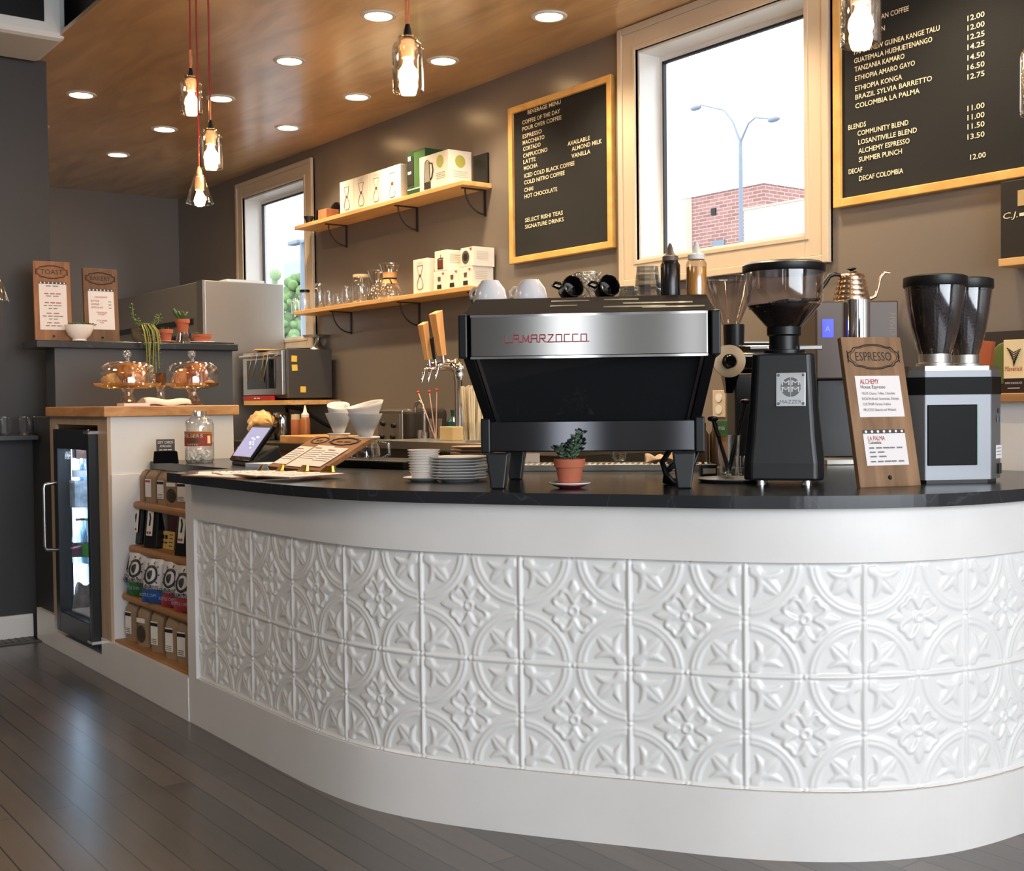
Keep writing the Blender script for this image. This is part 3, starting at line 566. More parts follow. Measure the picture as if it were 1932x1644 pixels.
# ---------------------------------------------------------------- letter boards
def board(name, x0, x1, z0, z1, lines, ox, oy, k, cap, label):
    t = thing(name, label, 'letter board', ((x0+x1)/2, D, z0)); cx = (x0+x1)/2; fw = .032; T = .03
    a0, a1, hh = x0-cx, x1-cx, z1-z0
    obj('frame', B().box(a0, a0+fw, -T, 0, 0, hh).box(a1-fw, a1, -T, 0, 0, hh).box(a0+fw, a1-fw, -T, 0, 0, fw).box(a0+fw, a1-fw, -T, 0, hh-fw, hh), framew, t, .003)
    obj('felt_panel', B().box(a0+fw, a1-fw, -.014, -.002, fw, hh-fw), felt, t)
    b = B()
    for s, xa, yb, xb in lines:
        P0 = onY(ox+xa/k, oy+yb/k, D-.015); P1 = onY(ox+xb/k, oy+yb/k, D-.015)
        b.M = onto((P0.x-cx, -.015, P0.z-z0)); b.text(s, 0, 0, cap, P1.x-P0.x, thick=.0012, bold=.008)
    obj('lettering', b, letter, t); return t
L1 = [('BEVERAGE MENU', 230, 395, 487), ('COFFEE OF THE DAY', 188, 475, 482), ('POUR OVER COFFEE', 190, 525, 492), ('ESPRESSO', 192, 583, 340), ('MACCHIATO', 192, 632, 360), ('CORTADO', 195, 680, 330), ('CAPPUCCINO', 195, 733, 383), ('LATTE', 197, 780, 292), ('MOCHA', 200, 830, 307), ('ICED COLD BLACK COFFEE', 203, 888, 594), ('COLD NITRO COFFEE', 203, 940, 517), ('CHAI', 203, 998, 272), ('HOT CHOCOLATE', 205, 1048, 460), ('SELECT RISHI TEAS', 210, 1232, 503), ('SIGNATURE DRINKS', 210, 1283, 510), ('AVAILABLE', 540, 640, 712), ('ALMOND MILK', 572, 680, 805), ('VANILLA', 570, 735, 716)]
board('letter_board', -4.915, -4.125, 1.822, 2.613, L1, 940, 120, 4.11, .0205, 'tall black beverage menu letter board in blond wood frame left of the big window')
L2 = [('AN COFFEE', 402, 142, 607), ('SINGLE ORIGIN', 160, 305, 430), ('PAPUA NEW GUINEA KANGE TALU', 203, 405, 835), ('GUATEMALA HUEHUETENANGO', 203, 470, 780), ('TANZANIA KAMARO', 207, 532, 575), ('ETHIOPIA AMARO GAYO', 210, 600, 652), ('ETHIOPIA KONGA', 210, 675, 557), ('BRAZIL SYLVIA BARRETTO', 212, 738, 778), ('COLOMBIA LA PALMA', 212, 803, 687), ('BLENDS', 160, 962, 290), ('COMMUNITY BLEND', 228, 1005, 604), ('LOSANTIVILLE BLEND', 233, 1070, 667), ('ALCHEMY ESPRESSO', 235, 1135, 613), ('SUMMER PUNCH', 238, 1198, 556), ('DECAF', 163, 1288, 263), ('DECAF COLOMBIA', 240, 1338, 565)]
L2 += [(p, 1040 if p != 'X' else 0, y, 1166) for p, y in (('12.00', 157), ('12.00', 228), ('12.25', 298), ('14.25', 370), ('14.50', 448), ('16.50', 520), ('12.75', 590), ('11.00', 822), ('11.00', 890), ('11.50', 958), ('13.50', 1033))]+[('12.00', 1060, 1182, 1175)]
board('letter_board', -2.88, -1.75, 1.831, 2.7, L2, 1560, 0, 3.914, .0185, 'wide black coffee price letter board in wood frame right of the big window')
# ---------------------------------------------------------------- wall shelves
def bracket(x, z):
    b = B().box(x-.008, x+.008, D-.006, D, z-.14, z).box(x-.008, x+.008, D-.15, D-.006, z-.006, z)
    b.tube([(x, D-.006-.13*math.cos(a)+0, z-.13+.124*math.sin(a)) if False else (x, D-.13+.124*(1-math.cos(a)), z-.006-.124*math.sin(a)) for a in np.linspace(0, PI/2, 10)], .0045, 6)
    return b
SH = {}
for nm, z, x0, x1, bx, l in (('up', 2.265, -7.02, -5.098, (-6.66, -5.83, -5.16), 'upper wooden wall shelf of boxed brewers on dark iron brackets'), ('low', 1.718, -7.05, -5.05, (-6.62, -5.82, -5.12), 'lower wooden wall shelf of glass jars and carafes on iron brackets')):
    t = thing('wall_shelf', l, 'shelf', ((x0+x1)/2, D, z), 0, 'wooden wall shelves'); SH[nm] = z
    def loc(o): o.location = -Vector(t.location); return o
    loc(obj('shelf_board', B().box(x0, x1, D-.185, D-.001, z-.025, z), pine, t, .003))
    for x in bx: loc(obj('bracket', bracket(x, z-.025), mat('dark_iron', (52, 48, 46), .5, .6) if 'dark_iron' not in bpy.data.materials else bpy.data.materials['dark_iron'], t))
def wx(px, py, y): return onY(px, py, y).x
brownp = mat('brown_print_ink', (120, 74, 44), .6); glassink = mat('pale_grey_print', (190, 186, 178), .6)
def chem_print(b, x, y, s):
    """outline drawing of an hourglass coffee maker, height s"""
    o = lambda pts, r=.0016: [b.box(0, 0, 0, 0, 0, 0) for _ in ()] or b.tube([(x+px*s, y+py*s, .0006) for px, py in pts], r*s/.13*.7, 4)
    b.mat(1); b.add([(x-.08*s, y+.5*s, .0008), (x+.08*s, y+.5*s, .0008), (x+.1*s, y+.62*s, .0008), (x-.1*s, y+.62*s, .0008)], [(0, 1, 2, 3)])
    b.mat(2); o([(-.1, .62), (-.22, 1)]); o([(.1, .62), (.22, 1)]); o([(-.22, 1), (.22, 1)])
    for sg in (-1, 1): o([(sg*.08, .5), (sg*.16, .38), (sg*.23, .22), (sg*.22, .08), (sg*.15, 0)], .0026)
    o([(-.15, 0), (.15, 0)], .003)
def pbox(name, label, cat, x0, x1, y0, y1, z0, z1, body, draw=None, grp=None, mats=(), part='print', draw2=None, bev=.002):
    t = thing(name, label, cat, ((x0+x1)/2, (y0+y1)/2, z0), 0, grp); w_, d_, hh = x1-x0, y1-y0, z1-z0
    obj('box_body', B().box(-w_/2, w_/2, -d_/2, d_/2, 0, hh), body, t, bev)
    if draw: b = B(); b.M = onto((0, -d_/2-.0006, 0)); draw(b, w_, hh); obj('front_print', b, list(mats), t)
    if draw2: b = B(); b.M = onto((w_/2+.0006, 0, 0), (0, 1, 0)); draw2(b, d_, hh); obj('side_print', b, list(mats), t)
    return t
cm = (inkb, brownp, mat('glass_line_print', (120, 112, 104), .5), glassink, inkr)
def dchem(b, w_, hh): b.mat(3).text('CHEMEX', 0, hh*.86, .011, .06, 'CENTER', thick=.001); chem_print(b, .0, .025, hh*.68)
def dside(b, w_, hh): b.mat(3).text('CHEMEX', 0, hh*.86, .010, .05, 'CENTER', thick=.001); chem_print(b, .0, .03, hh*.5)
z = SH['up']; xb = [-6.48, -6.305, -6.13, -5.953, -5.772]
for i, l in enumerate(('furthest left', 'second from the left', 'third from the left', 'beside the green box')):
    pbox('coffee_maker_box', 'white boxed hourglass coffee maker %s on the upper shelf' % l, 'box', xb[i], xb[i+1]-.003, 3.555, 3.68, z, z+.2, card, dchem, 'boxed coffee makers on the upper shelf', cm, draw2=dside)
gm = (mat('green_print', (40, 74, 44), .35), mat('light_green_print', (70, 112, 62), .4), inkb, paper, brownp)
def dgreen(b, w_, hh):
    b.mat(1).box(-w_*.1, w_*.5, .04, hh-.01, 0, .0006).mat(2).box(-w_*.48, -w_*.12, .06, hh-.03, 0, .001).mat(3).box(-w_*.42, -w_*.28, hh*.8, hh*.9, .001, .0015).box(-w_*.44, -w_*.26, hh*.5, hh*.56, .001, .0015).box(-w_*.48, w_*.48, .034, .04, 0, .001)
    b.at().M = b.M
    b.M = onto((.015, -.066, hh*.52)); b.mat(3).ball((0, 0, 0), (.03, .018, .001)); b.mat(4).box(-.022, .022, -.035, -.012, 0, .0012).mat(2)
    for k in range(5): b.M = onto((-w_*.4+k*w_*.2, -.066, .01)); b.box(-.008, .008, 0, .02, 0, .001)
xg0 = wx(768, 320, 3.555); xg1 = wx(802, 320, 3.555)
pbox('brewer_box', 'dark green glossy boxed brewer between white boxes on the upper shelf', 'box', xg0, xg1, 3.555, 3.69, z, z+.245, gm[0], dgreen, None, gm)
km = (inkb, mat('olive_disc', (170, 172, 84), .6), mat('steel_print', (150, 142, 130), .5), glassink)
def dkettle(b, w_, hh):
    M0 = b.M.copy(); b.mat(1); n = 26; c = (w_*.22, hh*.74); r = hh*.17
    b.add([(c[0]+r*math.cos(2*PI*k/n), c[1]+r*math.sin(2*PI*k/n), .0008) for k in range(n)], [list(range(n))])
    b.mat(3)
    for k in range(4): b.box(w_*.08, w_*.38, hh*(.42-.05*k), hh*(.435-.05*k), 0, .0008)
    x = -w_*.22; b.mat(2).add([(x-.03, .035, .0008), (x+.03, .035, .0008), (x+.02, hh*.82, .0008), (x-.02, hh*.82, .0008)], [(0, 1, 2, 3)])
    b.mat(0).add([(x-.034, .012, .001), (x+.034, .012, .001), (x+.03, .05, .001), (x-.03, .05, .001)], [(0, 1, 2, 3)]).tube([(x+.02, hh*.78, .001), (x+.05, hh*.74, .001), (x+.058, hh*.55, .001), (x+.045, hh*.36, .001), (x+.03, hh*.3, .001)], .004, 4).tube([(x-.03, .035, .001), (x-.02, hh*.82, .001), (x, hh*.88, .001), (x+.02, hh*.82, .001), (x+.03, .035, .001)], .002, 4)
def dkside(b, w_, hh):
    b.mat(1); n = 26; r = hh*.17
    b.add([(r*math.cos(2*PI*k/n), hh*.7+r*math.sin(2*PI*k/n), .0008) for k in range(n)], [list(range(n))]); b.mat(3)
    for k in range(4): b.box(-w_*.3, w_*.3, hh*(.42-.05*k), hh*(.435-.05*k), 0, .0008)
pbox('kettle_box', 'white boxed electric kettle with olive discs at the upper shelf end', 'box', -5.56, -5.275, 3.545, 3.695, z, z+.193, card, dkettle, None, km, draw2=dkside)
x_ = wx(908, 335, 3.69); pbox('dark_folder', 'thin dark board behind the kettle box at the upper shelf end', 'board', -5.25, -5.12, 3.685, 3.699, z, z+.165, blackpl)
# left end of the upper shelf: wooden grinder box, round black tray, small dark pot
x_ = wx(618, 400, 3.6); t = thing('wood_drawer_box', 'small reddish wooden box near the left end of the upper shelf', 'box', (x_, 3.6, z)); obj('box_body', B().box(-.065, .065, -.045, .045, 0, .07), wood('reddish_wood', (150, 96, 66), (176, 118, 84), None, (12, 20, 20)), t, .003); obj('strap', B().box(-.066, -.04, -.047, .047, 0, .071), blackpl, t)
x_ = wx(628, 390, 3.66); t = thing('black_round_tray', 'glossy black round tray standing against the wall on the upper shelf', 'tray', (x_, 3.672, z)); b = B().at((0, 0, .068), R(90-8)); b.lathe([(0, .012), (.05, .012), (.065, .004), (.068, -.006), (.06, -.004), (0, .002)], 32); obj('tray_body', b, blackg, t)
x_ = wx(583, 415, 3.6); t = thing('dark_pouring_pot', 'small dark pot with a flared rim at the far left end of the upper shelf', 'pot', (x_, 3.6, z)); obj('pot_body', B().lathe([(.022, 0), (.024, .01), (.02, .03), (.036, .062), (.034, .062), (.018, .03)], 20), blackm, t)
x_ = wx(597, 425, 3.6)
# lower shelf
z = SH['low']
def jar(px, py, y, r, hh, neck, lid, label, name='glass_jar', cat='jar', m=clear, grp=None):
    p = onY(px, py, y); t = thing(name, label, cat, (p.x, y, z), 0, grp)
    obj('glass_body', B().lathe([(0, .002), (r*.9, .001), (r, .008), (r, hh*.72), (r*.92, hh*.8), (neck, hh*.88), (neck, hh)], 26, cap1=False), m, t)
    obj('rim', B().lathe([(neck*.96, hh), (neck*1.06, hh+.002), (neck*1.06, hh-.006)], 26, cap0=False, cap1=False), thick, t)
    if lid: obj('lid', B().lathe([(neck*1.08, hh-.012), (neck*1.08, hh+.004), (0, hh+.005)], 24), lid, t)
    return t
lidw = mat('pale_lid', (206, 190, 160), .4)
jar(557, 570, 3.62, .026, .1, .014, None, 'smallest clear glass jar at the left end of the lower shelf before the window')
jar(575, 565, 3.6, .036, .14, .03, blackpl, 'clear glass jar with a dark lid before the window on the lower shelf')
jar(603, 560, 3.6, .034, .165, .026, None, 'tall clear glass bottle jar beside the window edge on the lower shelf', m=thick)
jar(682, 560, 3.62, .054, .175, .046, lidw, 'big clear glass jar with a pale lid on the lower shelf', m=clear)
for px, l, hh, r in ((624, 'left clear tumbler in the row on the lower shelf', .11, .03), (640, 'second clear tumbler in the row on the lower shelf', .085, .028), (657, 'tallest clear tumbler in the row on the lower shelf', .12, .03)):
    p = onY(px, 570, 3.6); t = thing('glass_tumbler', l, 'glass', (p.x, 3.59, z), 0, 'clear tumblers on the lower shelf'); obj('glass_body', B().lathe([(0, .004), (r*.75, .001), (r*.85, .006), (r, hh*.55), (r*.8, hh)], 22, cap1=False), clear, t); obj('base', B().lathe([(r*.74, 0), (r*.8, .01), (0, .012)], 22), thick, t)
def chemex(px, y, s, collar, label):
    p = onY(px, 560, y); t = thing('glass_coffee_maker' if collar else 'glass_carafe', label, 'coffee maker' if collar else 'carafe', (p.x, y, z))
    obj('glass_body', B().lathe([(0, .002), (.055*s, .001), (.075*s, .012*s), (.078*s, .03*s), (.05*s, .085*s), (.034*s, .115*s), (.036*s, .13*s), (.062*s, .205*s)], 28, cap1=False), clear, t)
    obj('rim', B().lathe([(.061*s, .204*s), (.0635*s, .206*s), (.063*s, .201*s)], 28, cap0=False, cap1=False), thick, t)
    if collar:
        obj('wood_collar', B().lathe([(.049*s, .088*s), (.038*s, .118*s), (.043*s, .155*s)], 24, cap0=False, cap1=False), tapw, t); obj('tie', B().lathe([(.041*s, .114*s), (.0425*s, .118*s), (.041*s, .122*s)], 20, cap0=False, cap1=False).cyl((.03*s, -.02*s, .118*s), (.055*s, -.02*s, .085*s), .004), blackpl, t)
    else: obj('handle', B().tube([(.04*s, 0, .12*s), (.09*s, 0, .12*s), (.1*s, 0, .07*s), (.078*s, 0, .04*s)], .006*s), thick, t)
chemex(712, 3.64, .92, False, 'clear glass carafe just behind the wood collared coffee maker')
chemex(736, 3.575, .98, True, 'hourglass coffee maker with a wooden collar on the lower shelf')
pbox('coffee_maker_box', 'white boxed hourglass coffee maker standing on the lower shelf', 'box', wx(780, 540, 3.545), wx(806, 540, 3.545), 3.545, 3.68, z, z+.19, card, dchem, None, cm, draw2=dside)
pm = (inkb, mat('red_heart', (206, 60, 66), .5), mat('tea_brown_print', (110, 50, 30), .5), glassink, mat('steel_ring_print', (90, 84, 80), .4))
def dpress(b, w_, hh):
    b.mat(2).box(-.022, .022, hh*.14, hh*.55, 0, .0008).mat(0).box(-.024, .024, hh*.1, hh*.14, 0, .001).box(-.024, .024, hh*.6, hh*.64, 0, .001).box(-.002, .002, hh*.64, hh*.8, 0, .001).box(-.03, -.022, hh*.1, hh*.6, 0, .001)
def dserv(b, w_, hh):
    b.mat(4).add([(-.012, hh*.5, .001), (.012, hh*.5, .001), (.015, hh*.72, .001), (-.015, hh*.72, .001)], [(0, 1, 2, 3)]).mat(0).add([(-.022, hh*.1, .001), (.022, hh*.1, .001), (.02, hh*.32, .001), (-.02, hh*.32, .001)], [(0, 1, 2, 3)]).mat(1).add([(w_*.2, hh*.9, .001), (w_*.42, hh*.9, .001), (w_*.32, hh*.78, .001)], [(0, 1, 2)])
def dring(b, w_, hh):
    n = 24; b.mat(4).add([(-.012+.034*math.cos(2*PI*k/n), hh*.5+.034*math.sin(2*PI*k/n), .0008) for k in range(n)], [list(range(n))]); b.mat(0).add([(-.012+.02*math.cos(2*PI*k/n), hh*.5+.02*math.sin(2*PI*k/n), .001) for k in range(n)], [list(range(n))]); b.mat(1).add([(w_*.2, hh*.95, .001), (w_*.42, hh*.95, .001), (w_*.32, hh*.8, .001)], [(0, 1, 2)])
def dtxt(b, w_, hh):
    b.mat(3)
    for k in range(5): b.box(-w_*.35, w_*.2, hh*(.75-.09*k), hh*(.77-.09*k), 0, .0008)
yb = 3.55
xs_ = [wx(p, 540, yb) for p in (818, 841, 866, 892)]
for i, l in enumerate(('left of three in the bottom row', 'middle of three in the bottom row', 'right of three in the bottom row')):
    pbox('server_box', 'small white boxed glass server, %s on the lower shelf' % l, 'box', xs_[i], xs_[i+1]-.003, yb, 3.685, z, z+.105, card, dserv, 'small boxed servers on the lower shelf', pm, draw2=dtxt)
pbox('press_box', 'white boxed press pot on top of the small boxes, taller one', 'box', wx(820, 480, yb), wx(843, 480, yb), yb, 3.67, z+.1055, z+.215, card, dpress, None, pm, draw2=dtxt)
pbox('dripper_box', 'white boxed dripper with round picture on the small boxes, right one', 'box', wx(869, 480, yb), wx(893, 480, yb), yb, 3.685, z+.1055, z+.205, card, dring, None, pm, draw2=dtxt)
# ---------------------------------------------------------------- right end: small shelf, box and bottles
t = thing('small_wall_shelf', 'short wooden wall shelf under the coffee price board', 'shelf', (-1.9, D, 1.563)); obj('shelf_board', B().box(-.26, .26, -.11, -.001, -.025, 0), pine, t, .002)
pbox('dark_gift_box', 'black printed box standing on the short shelf at the right edge', 'box', -2.17, -1.93, 3.62, 3.695, 1.563, 1.815, mat('black_card', (30, 28, 28), .5), lambda b, w_, hh: (b.mat(0).text('C.J.', -w_/2+.01, hh*.52, .02, .05, thick=.001, shear=.2).text('~', -w_/2+.066, hh*.52, .02, .1, thick=.001), b.mat(1).box(-.06, .0, hh*.66, hh*.86, 0, .001)), None, (letter, mat('tan_print', (190, 160, 110), .6)))
for k, x in enumerate((-2.02, -1.955)): p = thing('pink_soap_bar', ('left' if not k else 'right')+' small pale pink pack on the short shelf at the right edge', 'pack', (x, 3.6, 1.563)); obj('pack_body', B().box(-.026, .026, -.012, .012, 0, .05), mat('pale_pink_pack', (226, 190, 180), .5), p, .004)
# ---------------------------------------------------------------- kitchen beyond the half wall
yk = 3.1
kc = thing('back_counter', 'brown fronted back counter with a dark top below the toaster', 'counter', (-5.9, 3.4, 0))
pl('carcass', B().box(-7.2, -5.06, yk+.02, D-.01, 0, .85), mat('brown_laminate', (134, 92, 58), .5, var=.1), kc)
pl('worktop', B().box(-7.22, -5.06, yk-.01, D-.01, .85, .89), mat('dark_laminate', (44, 40, 38), .35), kc)
ov = thing('deck_oven', 'tall stainless deck oven beyond the half wall with dark seams on its front', 'oven', (-8.3, 3.4, 0))
pl('body', B().box(-9.25, -7.5, 3.1, 3.67, .3, 1.94), steelr, ov, .006)
pl('legs_base', B().box(-9.2, -7.55, 3.13, 3.64, 0, .3), blackpl, ov)
pl('door_seam', B().box(-9.2, -7.7, 3.095, 3.1, 1.66, 1.70).box(-9.2, -7.7, 3.095, 3.1, 1.46, 1.47), blackpl, ov)
pl('front_post', B().box(-7.6, -7.5, 3.085, 3.1, .3, 1.94), steel, ov)
pl('handle', B().tube([(-9.1, 3.06, 1.58), (-7.65, 3.06, 1.58), (-7.58, 3.03, 1.58)], .014).tube([(-7.56, 3.1, 1.59), (-7.56, 3.04, 1.59), (-7.56, 3.04, 1.37), (-7.56, 3.1, 1.37)], .014), blackpl, ov)
t = thing('paper_stack', 'pale blue-white folded papers lying on top of the stainless oven', 'papers', (-7.6, 3.33, 1.941)); obj('sheets', B().box(-.25, .05, -.05, .22, 0, .02), mat('bluish_paper', (206, 214, 226), .7), t); obj('dark_folder', B().box(-.35, -.1, -.12, .1, .0, .012), blackpl, t)
mwx = -6.8; my0 = 3.345; my1 = 3.655; mz0 = 1.143
mxl = wx(465, 700, my0)
ms = thing('wooden_bracket_shelf', 'wooden shelf on black brackets carrying the countertop microwave', 'shelf', (-7.1, 3.5, mz0)); pl('shelf_board', B().box(wx(460, 757, 3.3), mwx+.03, 3.3, D-.001, mz0-.028, mz0), pine, ms)
pl('bracket', B().box(-6.83, -6.8, D-.012, D-.001, .93, mz0-.028).tube([(-6.815, 3.33, mz0-.035), (-6.815, 3.45, mz0-.06), (-6.815, 3.6, .99), (-6.815, 3.69, .95)], .012), blackpl, ms)
mw_ = thing('microwave_oven', 'grey microwave oven with steel door and yellow notes stuck on its side', 'microwave', (-7.1, 3.5, mz0))
pl('body', B().box(mxl, mwx, my0, my1, mz0+.014, 1.465), mat('dark_grey_steel', (84, 80, 78), .4, .5), mw_, .004)
d_ = pl('door', B().box(mxl, mwx-.03, my0-.025, my0, mz0+.035, 1.455), steel, mw_, .003)
obj('door_window', B().box(mxl+.07, mwx-.13, my0-.03, my0-.025, mz0+.075, 1.405), blackg, d_, .003)
obj('handle', B().cyl((mxl+.02, my0-.05, 1.43), (mwx-.06, my0-.05, 1.43), .011).cyl((mxl+.08, my0-.05, 1.43), (mxl+.08, my0-.025, 1.43), .007).cyl((mwx-.12, my0-.05, 1.43), (mwx-.12, my0-.025, 1.43), .007), steel, d_)
pl('foot', B().box(mxl+.03, mxl+.08, my0+.04, my1-.05, mz0, mz0+.014).box(mwx-.1, mwx-.05, my0+.04, my1-.05, mz0, mz0+.014), blackpl, mw_)
for k, (px, py) in enumerate(((555, 677), (556, 694), (572, 735))):
    p = AX(px, py, mwx+.0005); t = thing('sticky_note', 'yellow sticky note on the microwave side, '+('topmost', 'second from the top', 'lowest by itself')[k], 'note', (mwx, p.y, p.z), 0, 'yellow sticky notes'); obj('note_sheet', B().at((0, 0, 0), (-.05, .06, -.02)[k]).box(.0005, .0015, -.019, .019, -.019, .019), mat('yellow_note', (230, 196, 84), .7), t)
gold = mat('brass_tongs', (196, 160, 96), .3, 1)
for k, (px, m, l) in enumerate(((474, gold, 'brass tongs hanging from the microwave door handle, left pair'), (497, gold, 'brass tongs hanging from the microwave door handle, right pair'), (484, steel, 'left steel tongs on the microwave handle'), (505, steel, 'right steel tongs on the microwave handle'))):
    x = wx(px, 680, my0-.07); t = thing('serving_tongs', l, 'tongs', (x, my0-.068, 1.4415), 0, 'tongs on the microwave handle'); L = .18 if k < 2 else .15
    obj('arms', B().tube([(.004, .0, 0), (.012, -.012, -.05), (-.012, -.02, -L*.8), (-.02, -.022, -L)], [.003, .004, .006, .004], 6).tube([(.004, .03, 0), (.016, .034, -.02), (.02, .034, -.03)], .003, 6).tube([(.004, .0, 0), (.004, .015, .004), (.004, .03, 0)], .003, 6), m, t)
x = wx(498, 745, my0); t = thing('red_foil_box', 'flat red printed box lying under the microwave door', 'box', (x, my0-.03, mz0+.0005)); obj('box_body', B().box(-.23, .2, -.012, .012, 0, .028), redpl, t, .002); b = B(); b.M = onto((-.06, -.0125, .01)); b.text('~', 0, 0, .014, .1, thick=.0005); obj('lettering', b, paper, t)
p = AX(600, 655, -7.0); t = thing('silver_cake_stand', 'small silver pedestal cake stand on top of the microwave', 'cake stand', (-7.0, p.y, 1.4655)); obj('foot', B().lathe([(.055, 0), (.053, .01), (.028, .03), (.015, .06), (.014, .08), (.03, .085)], 24), steel, t); obj('plate', B().lathe([(0, .084), (.09, .086), (.1, .1), (.095, .1), (.085, .092), (0, .09)], 28), steel, t)
p = AX(545, 656, -7.1); t = thing('pizza_peel', 'wooden handled flat peel lying on the microwave top', 'peel', (-7.12, p.y-.06, 1.4655), R(70)); obj('blade', B().box(-.16, .05, -.08, .08, .001, .008), tapw, t); obj('handle', B().cyl((.05, 0, .011), (.2, 0, .011), .009), blackpl, t)
# things on the back counter under the microwave
kz = .89
def bc_at(px, y): return wx(px, 800, y)
x = bc_at(494, 3.3); b = B()
def loaf(u, v):
    th = 2*PI*u; r = math.sin(PI*v)**.45; n = 1+.09*math.sin(5*th+9*v)+.06*math.sin(11*th-17*v); return ((v-.5)*.3+.01*math.sin(9*th), .075*r*n*math.cos(th), .085+.09*r*n*math.sin(th)+.02*v)
t = thing('bread_bag', 'crumpled clear bag of bread on the back counter behind the tablet', 'bag', (x, 3.3, kz)); obj('bag_body', b.grid(loaf, 30, 18), mat('bread_in_bag', (206, 164, 104), .35, var=.3, vscale=18, bump=.6, bscale=30), t)
x = bc_at(531, 3.42); t = thing('steel_canister', 'shiny steel canister beside the bread bag', 'canister', (x, 3.42, kz)); obj('can_body', B().lathe([(.05, 0), (.052, .005), (.052, .17), (.05, .175), (0, .175)], 28), chrome, t)
x = bc_at(558, 3.35); t = thing('spice_jar', 'small orange spice jar with a pale lid on the back counter', 'jar', (x, 3.35, kz)); obj('jar_body', B().lathe([(.03, 0), (.03, .13), (.024, .14)], 20), mat('spice_orange', (150, 84, 50), .4), t); obj('lid', B().lathe([(.028, .13), (.028, .165), (0, .166)], 20), lidw, t)
def squeeze(p, s, body, cap, label, fill=None, name='squeeze_bottle'):
    t = thing(name, label, 'bottle', p)
    if fill: obj('contents', B().lathe([(.025*s, .002), (.026*s, .01), (.026*s, fill)], 22), bpy.data.materials['amber_syrup'], t)
    obj('bottle_body', B().lathe([(0, 0), (.027*s, 0), (.028*s, .005), (.028*s, .125*s), (.024*s, .135*s), (.02*s, .142*s)], 24), body, t)
    obj('cap', B().lathe([(.023*s, .14*s), (.023*s, .158*s), (.012*s, .168*s), (.006*s, .2*s), (.003*s, .21*s), (0, .21*s)], 20), cap, t); return t
mat('amber_syrup', (214, 150, 60), .2); squeeze((bc_at(576, 3.33), 3.33, kz), 1.05, mat('caramel_sauce', (150, 92, 50), .3), plas, 'squeeze bottle of caramel sauce with white nozzle under the microwave shelf')
a = onY(528, 833, yk+.01); c = onY(622, 838, yk+.01); t = thing('cutting_board', 'thick wooden cutting board lying on the back counter edge', 'board', ((a.x+c.x)/2, yk+.16, kz)); obj('board_body', B().box((a.x-c.x)/2, (c.x-a.x)/2, -.15, .15, 0, .045), butcher, t, .004)
x0, x1 = bc_at(716, 3.25), bc_at(760, 3.25); t = thing('toaster', 'steel fronted toaster with black knobs on the back counter', 'toaster', ((x0+x1)/2-.02, 3.35, kz)); hw2 = .13
obj('body', B().box(-hw2, hw2+.05, -.09, .16, .02, .2), mat('dark_toaster_shell', (58, 52, 48), .4, .3), t, .03, seg=4); obj('front_plate', B().box(-hw2+.01, hw2-.0, -.1, -.088, .015, .19), steel, t, .012)
obj('inset_panel', B().box(-hw2+.03, hw2-.02, -.103, -.1, .03, .17), steelr, t)
for k, (dx, dz) in enumerate(((-.05, .12), (.06, .11), (-.06, .05), (.05, .05))): obj('knob', B().cyl((dx, -.103, dz), (dx, -.12, dz), .013, .011), blackpl, t)
# kegerator with tap tower
kg = thing('kegerator', 'stainless topped beverage cooler with dark badge under the tap tower', 'cooler', (-4.55, 3.3, 0))
pl('cabinet', B().box(-5.04, -3.6, 2.97, D-.01, .1, .9), mat('cooler_grey', (62, 60, 58), .4, .3), kg); pl('top', B().box(-5.05, -3.6, 2.95, D-.01, .9, .94), steel, kg, .004)
pl('plinth', B().box(-5.0, -3.64, 3.0, D-.02, 0, .1), blackpl, kg); a = onY(817, 842, 2.969); b = B().box(a.x, a.x+.5, 2.955, 2.97, .885, .93); pl('badge', b, blackpl, kg)
b = B(); b.M = onto((a.x+.02, 2.954, .897)); b.text('Continental', 0, 0, .022, .3); pl('badge_lettering', b, plas, kg)
tx = wx(868, 760, 3.2); tt = thing('tap_tower', 'chrome beer style tap tower with two blond wood handles and one black', 'tap tower', (tx, 3.2, .94))
obj('column', B().lathe([(.06, 0), (.055, .012), (.03, .02), (.028, .04), (.027, .28), (.032, .3)], 24).tube([(0, 0, .29), (0, 0, .33), (-.02, -.01, .355), (-.07, -.03, .358), (-.17, -.06, .35)], [.03, .034, .034, .028, .022], 14).ball((0, 0, .335), .036), chrome, tt)
def tapm(x, y, z, hm, hh, hw, sp=True):
    f = obj('faucet', B().cyl((x, y+.04, z), (x, y-.02, z), .012).tube([(x, y-.01, z), (x, y-.04, z-.01), (x-.005, y-.055, z-.07)], [.011, .009, .008]).cyl((x, y-.01, z), (x, y-.015, z+.04), .011, .008), chrome, tt)
    h = B().at((x, y-.02, z+.04), R(9)).hexa([(-hw*.7, -hw*.45, 0), (hw*.7, -hw*.45, 0), (hw*.7, hw*.45, 0), (-hw*.7, hw*.45, 0)], [(-hw, -hw*.7, hh), (hw, -hw*.7, hh), (hw, hw*.7, hh+.012), (-hw, hw*.7, hh+.012)])
    obj('handle', h, hm, tt, .002)
tapm(-.15, -.06, .345, tapw, .17, .024); tapm(-.11, -.05, .345, blackpl, .1, .01); tapm(-.03, -.06, .36, tapw, .2, .03)
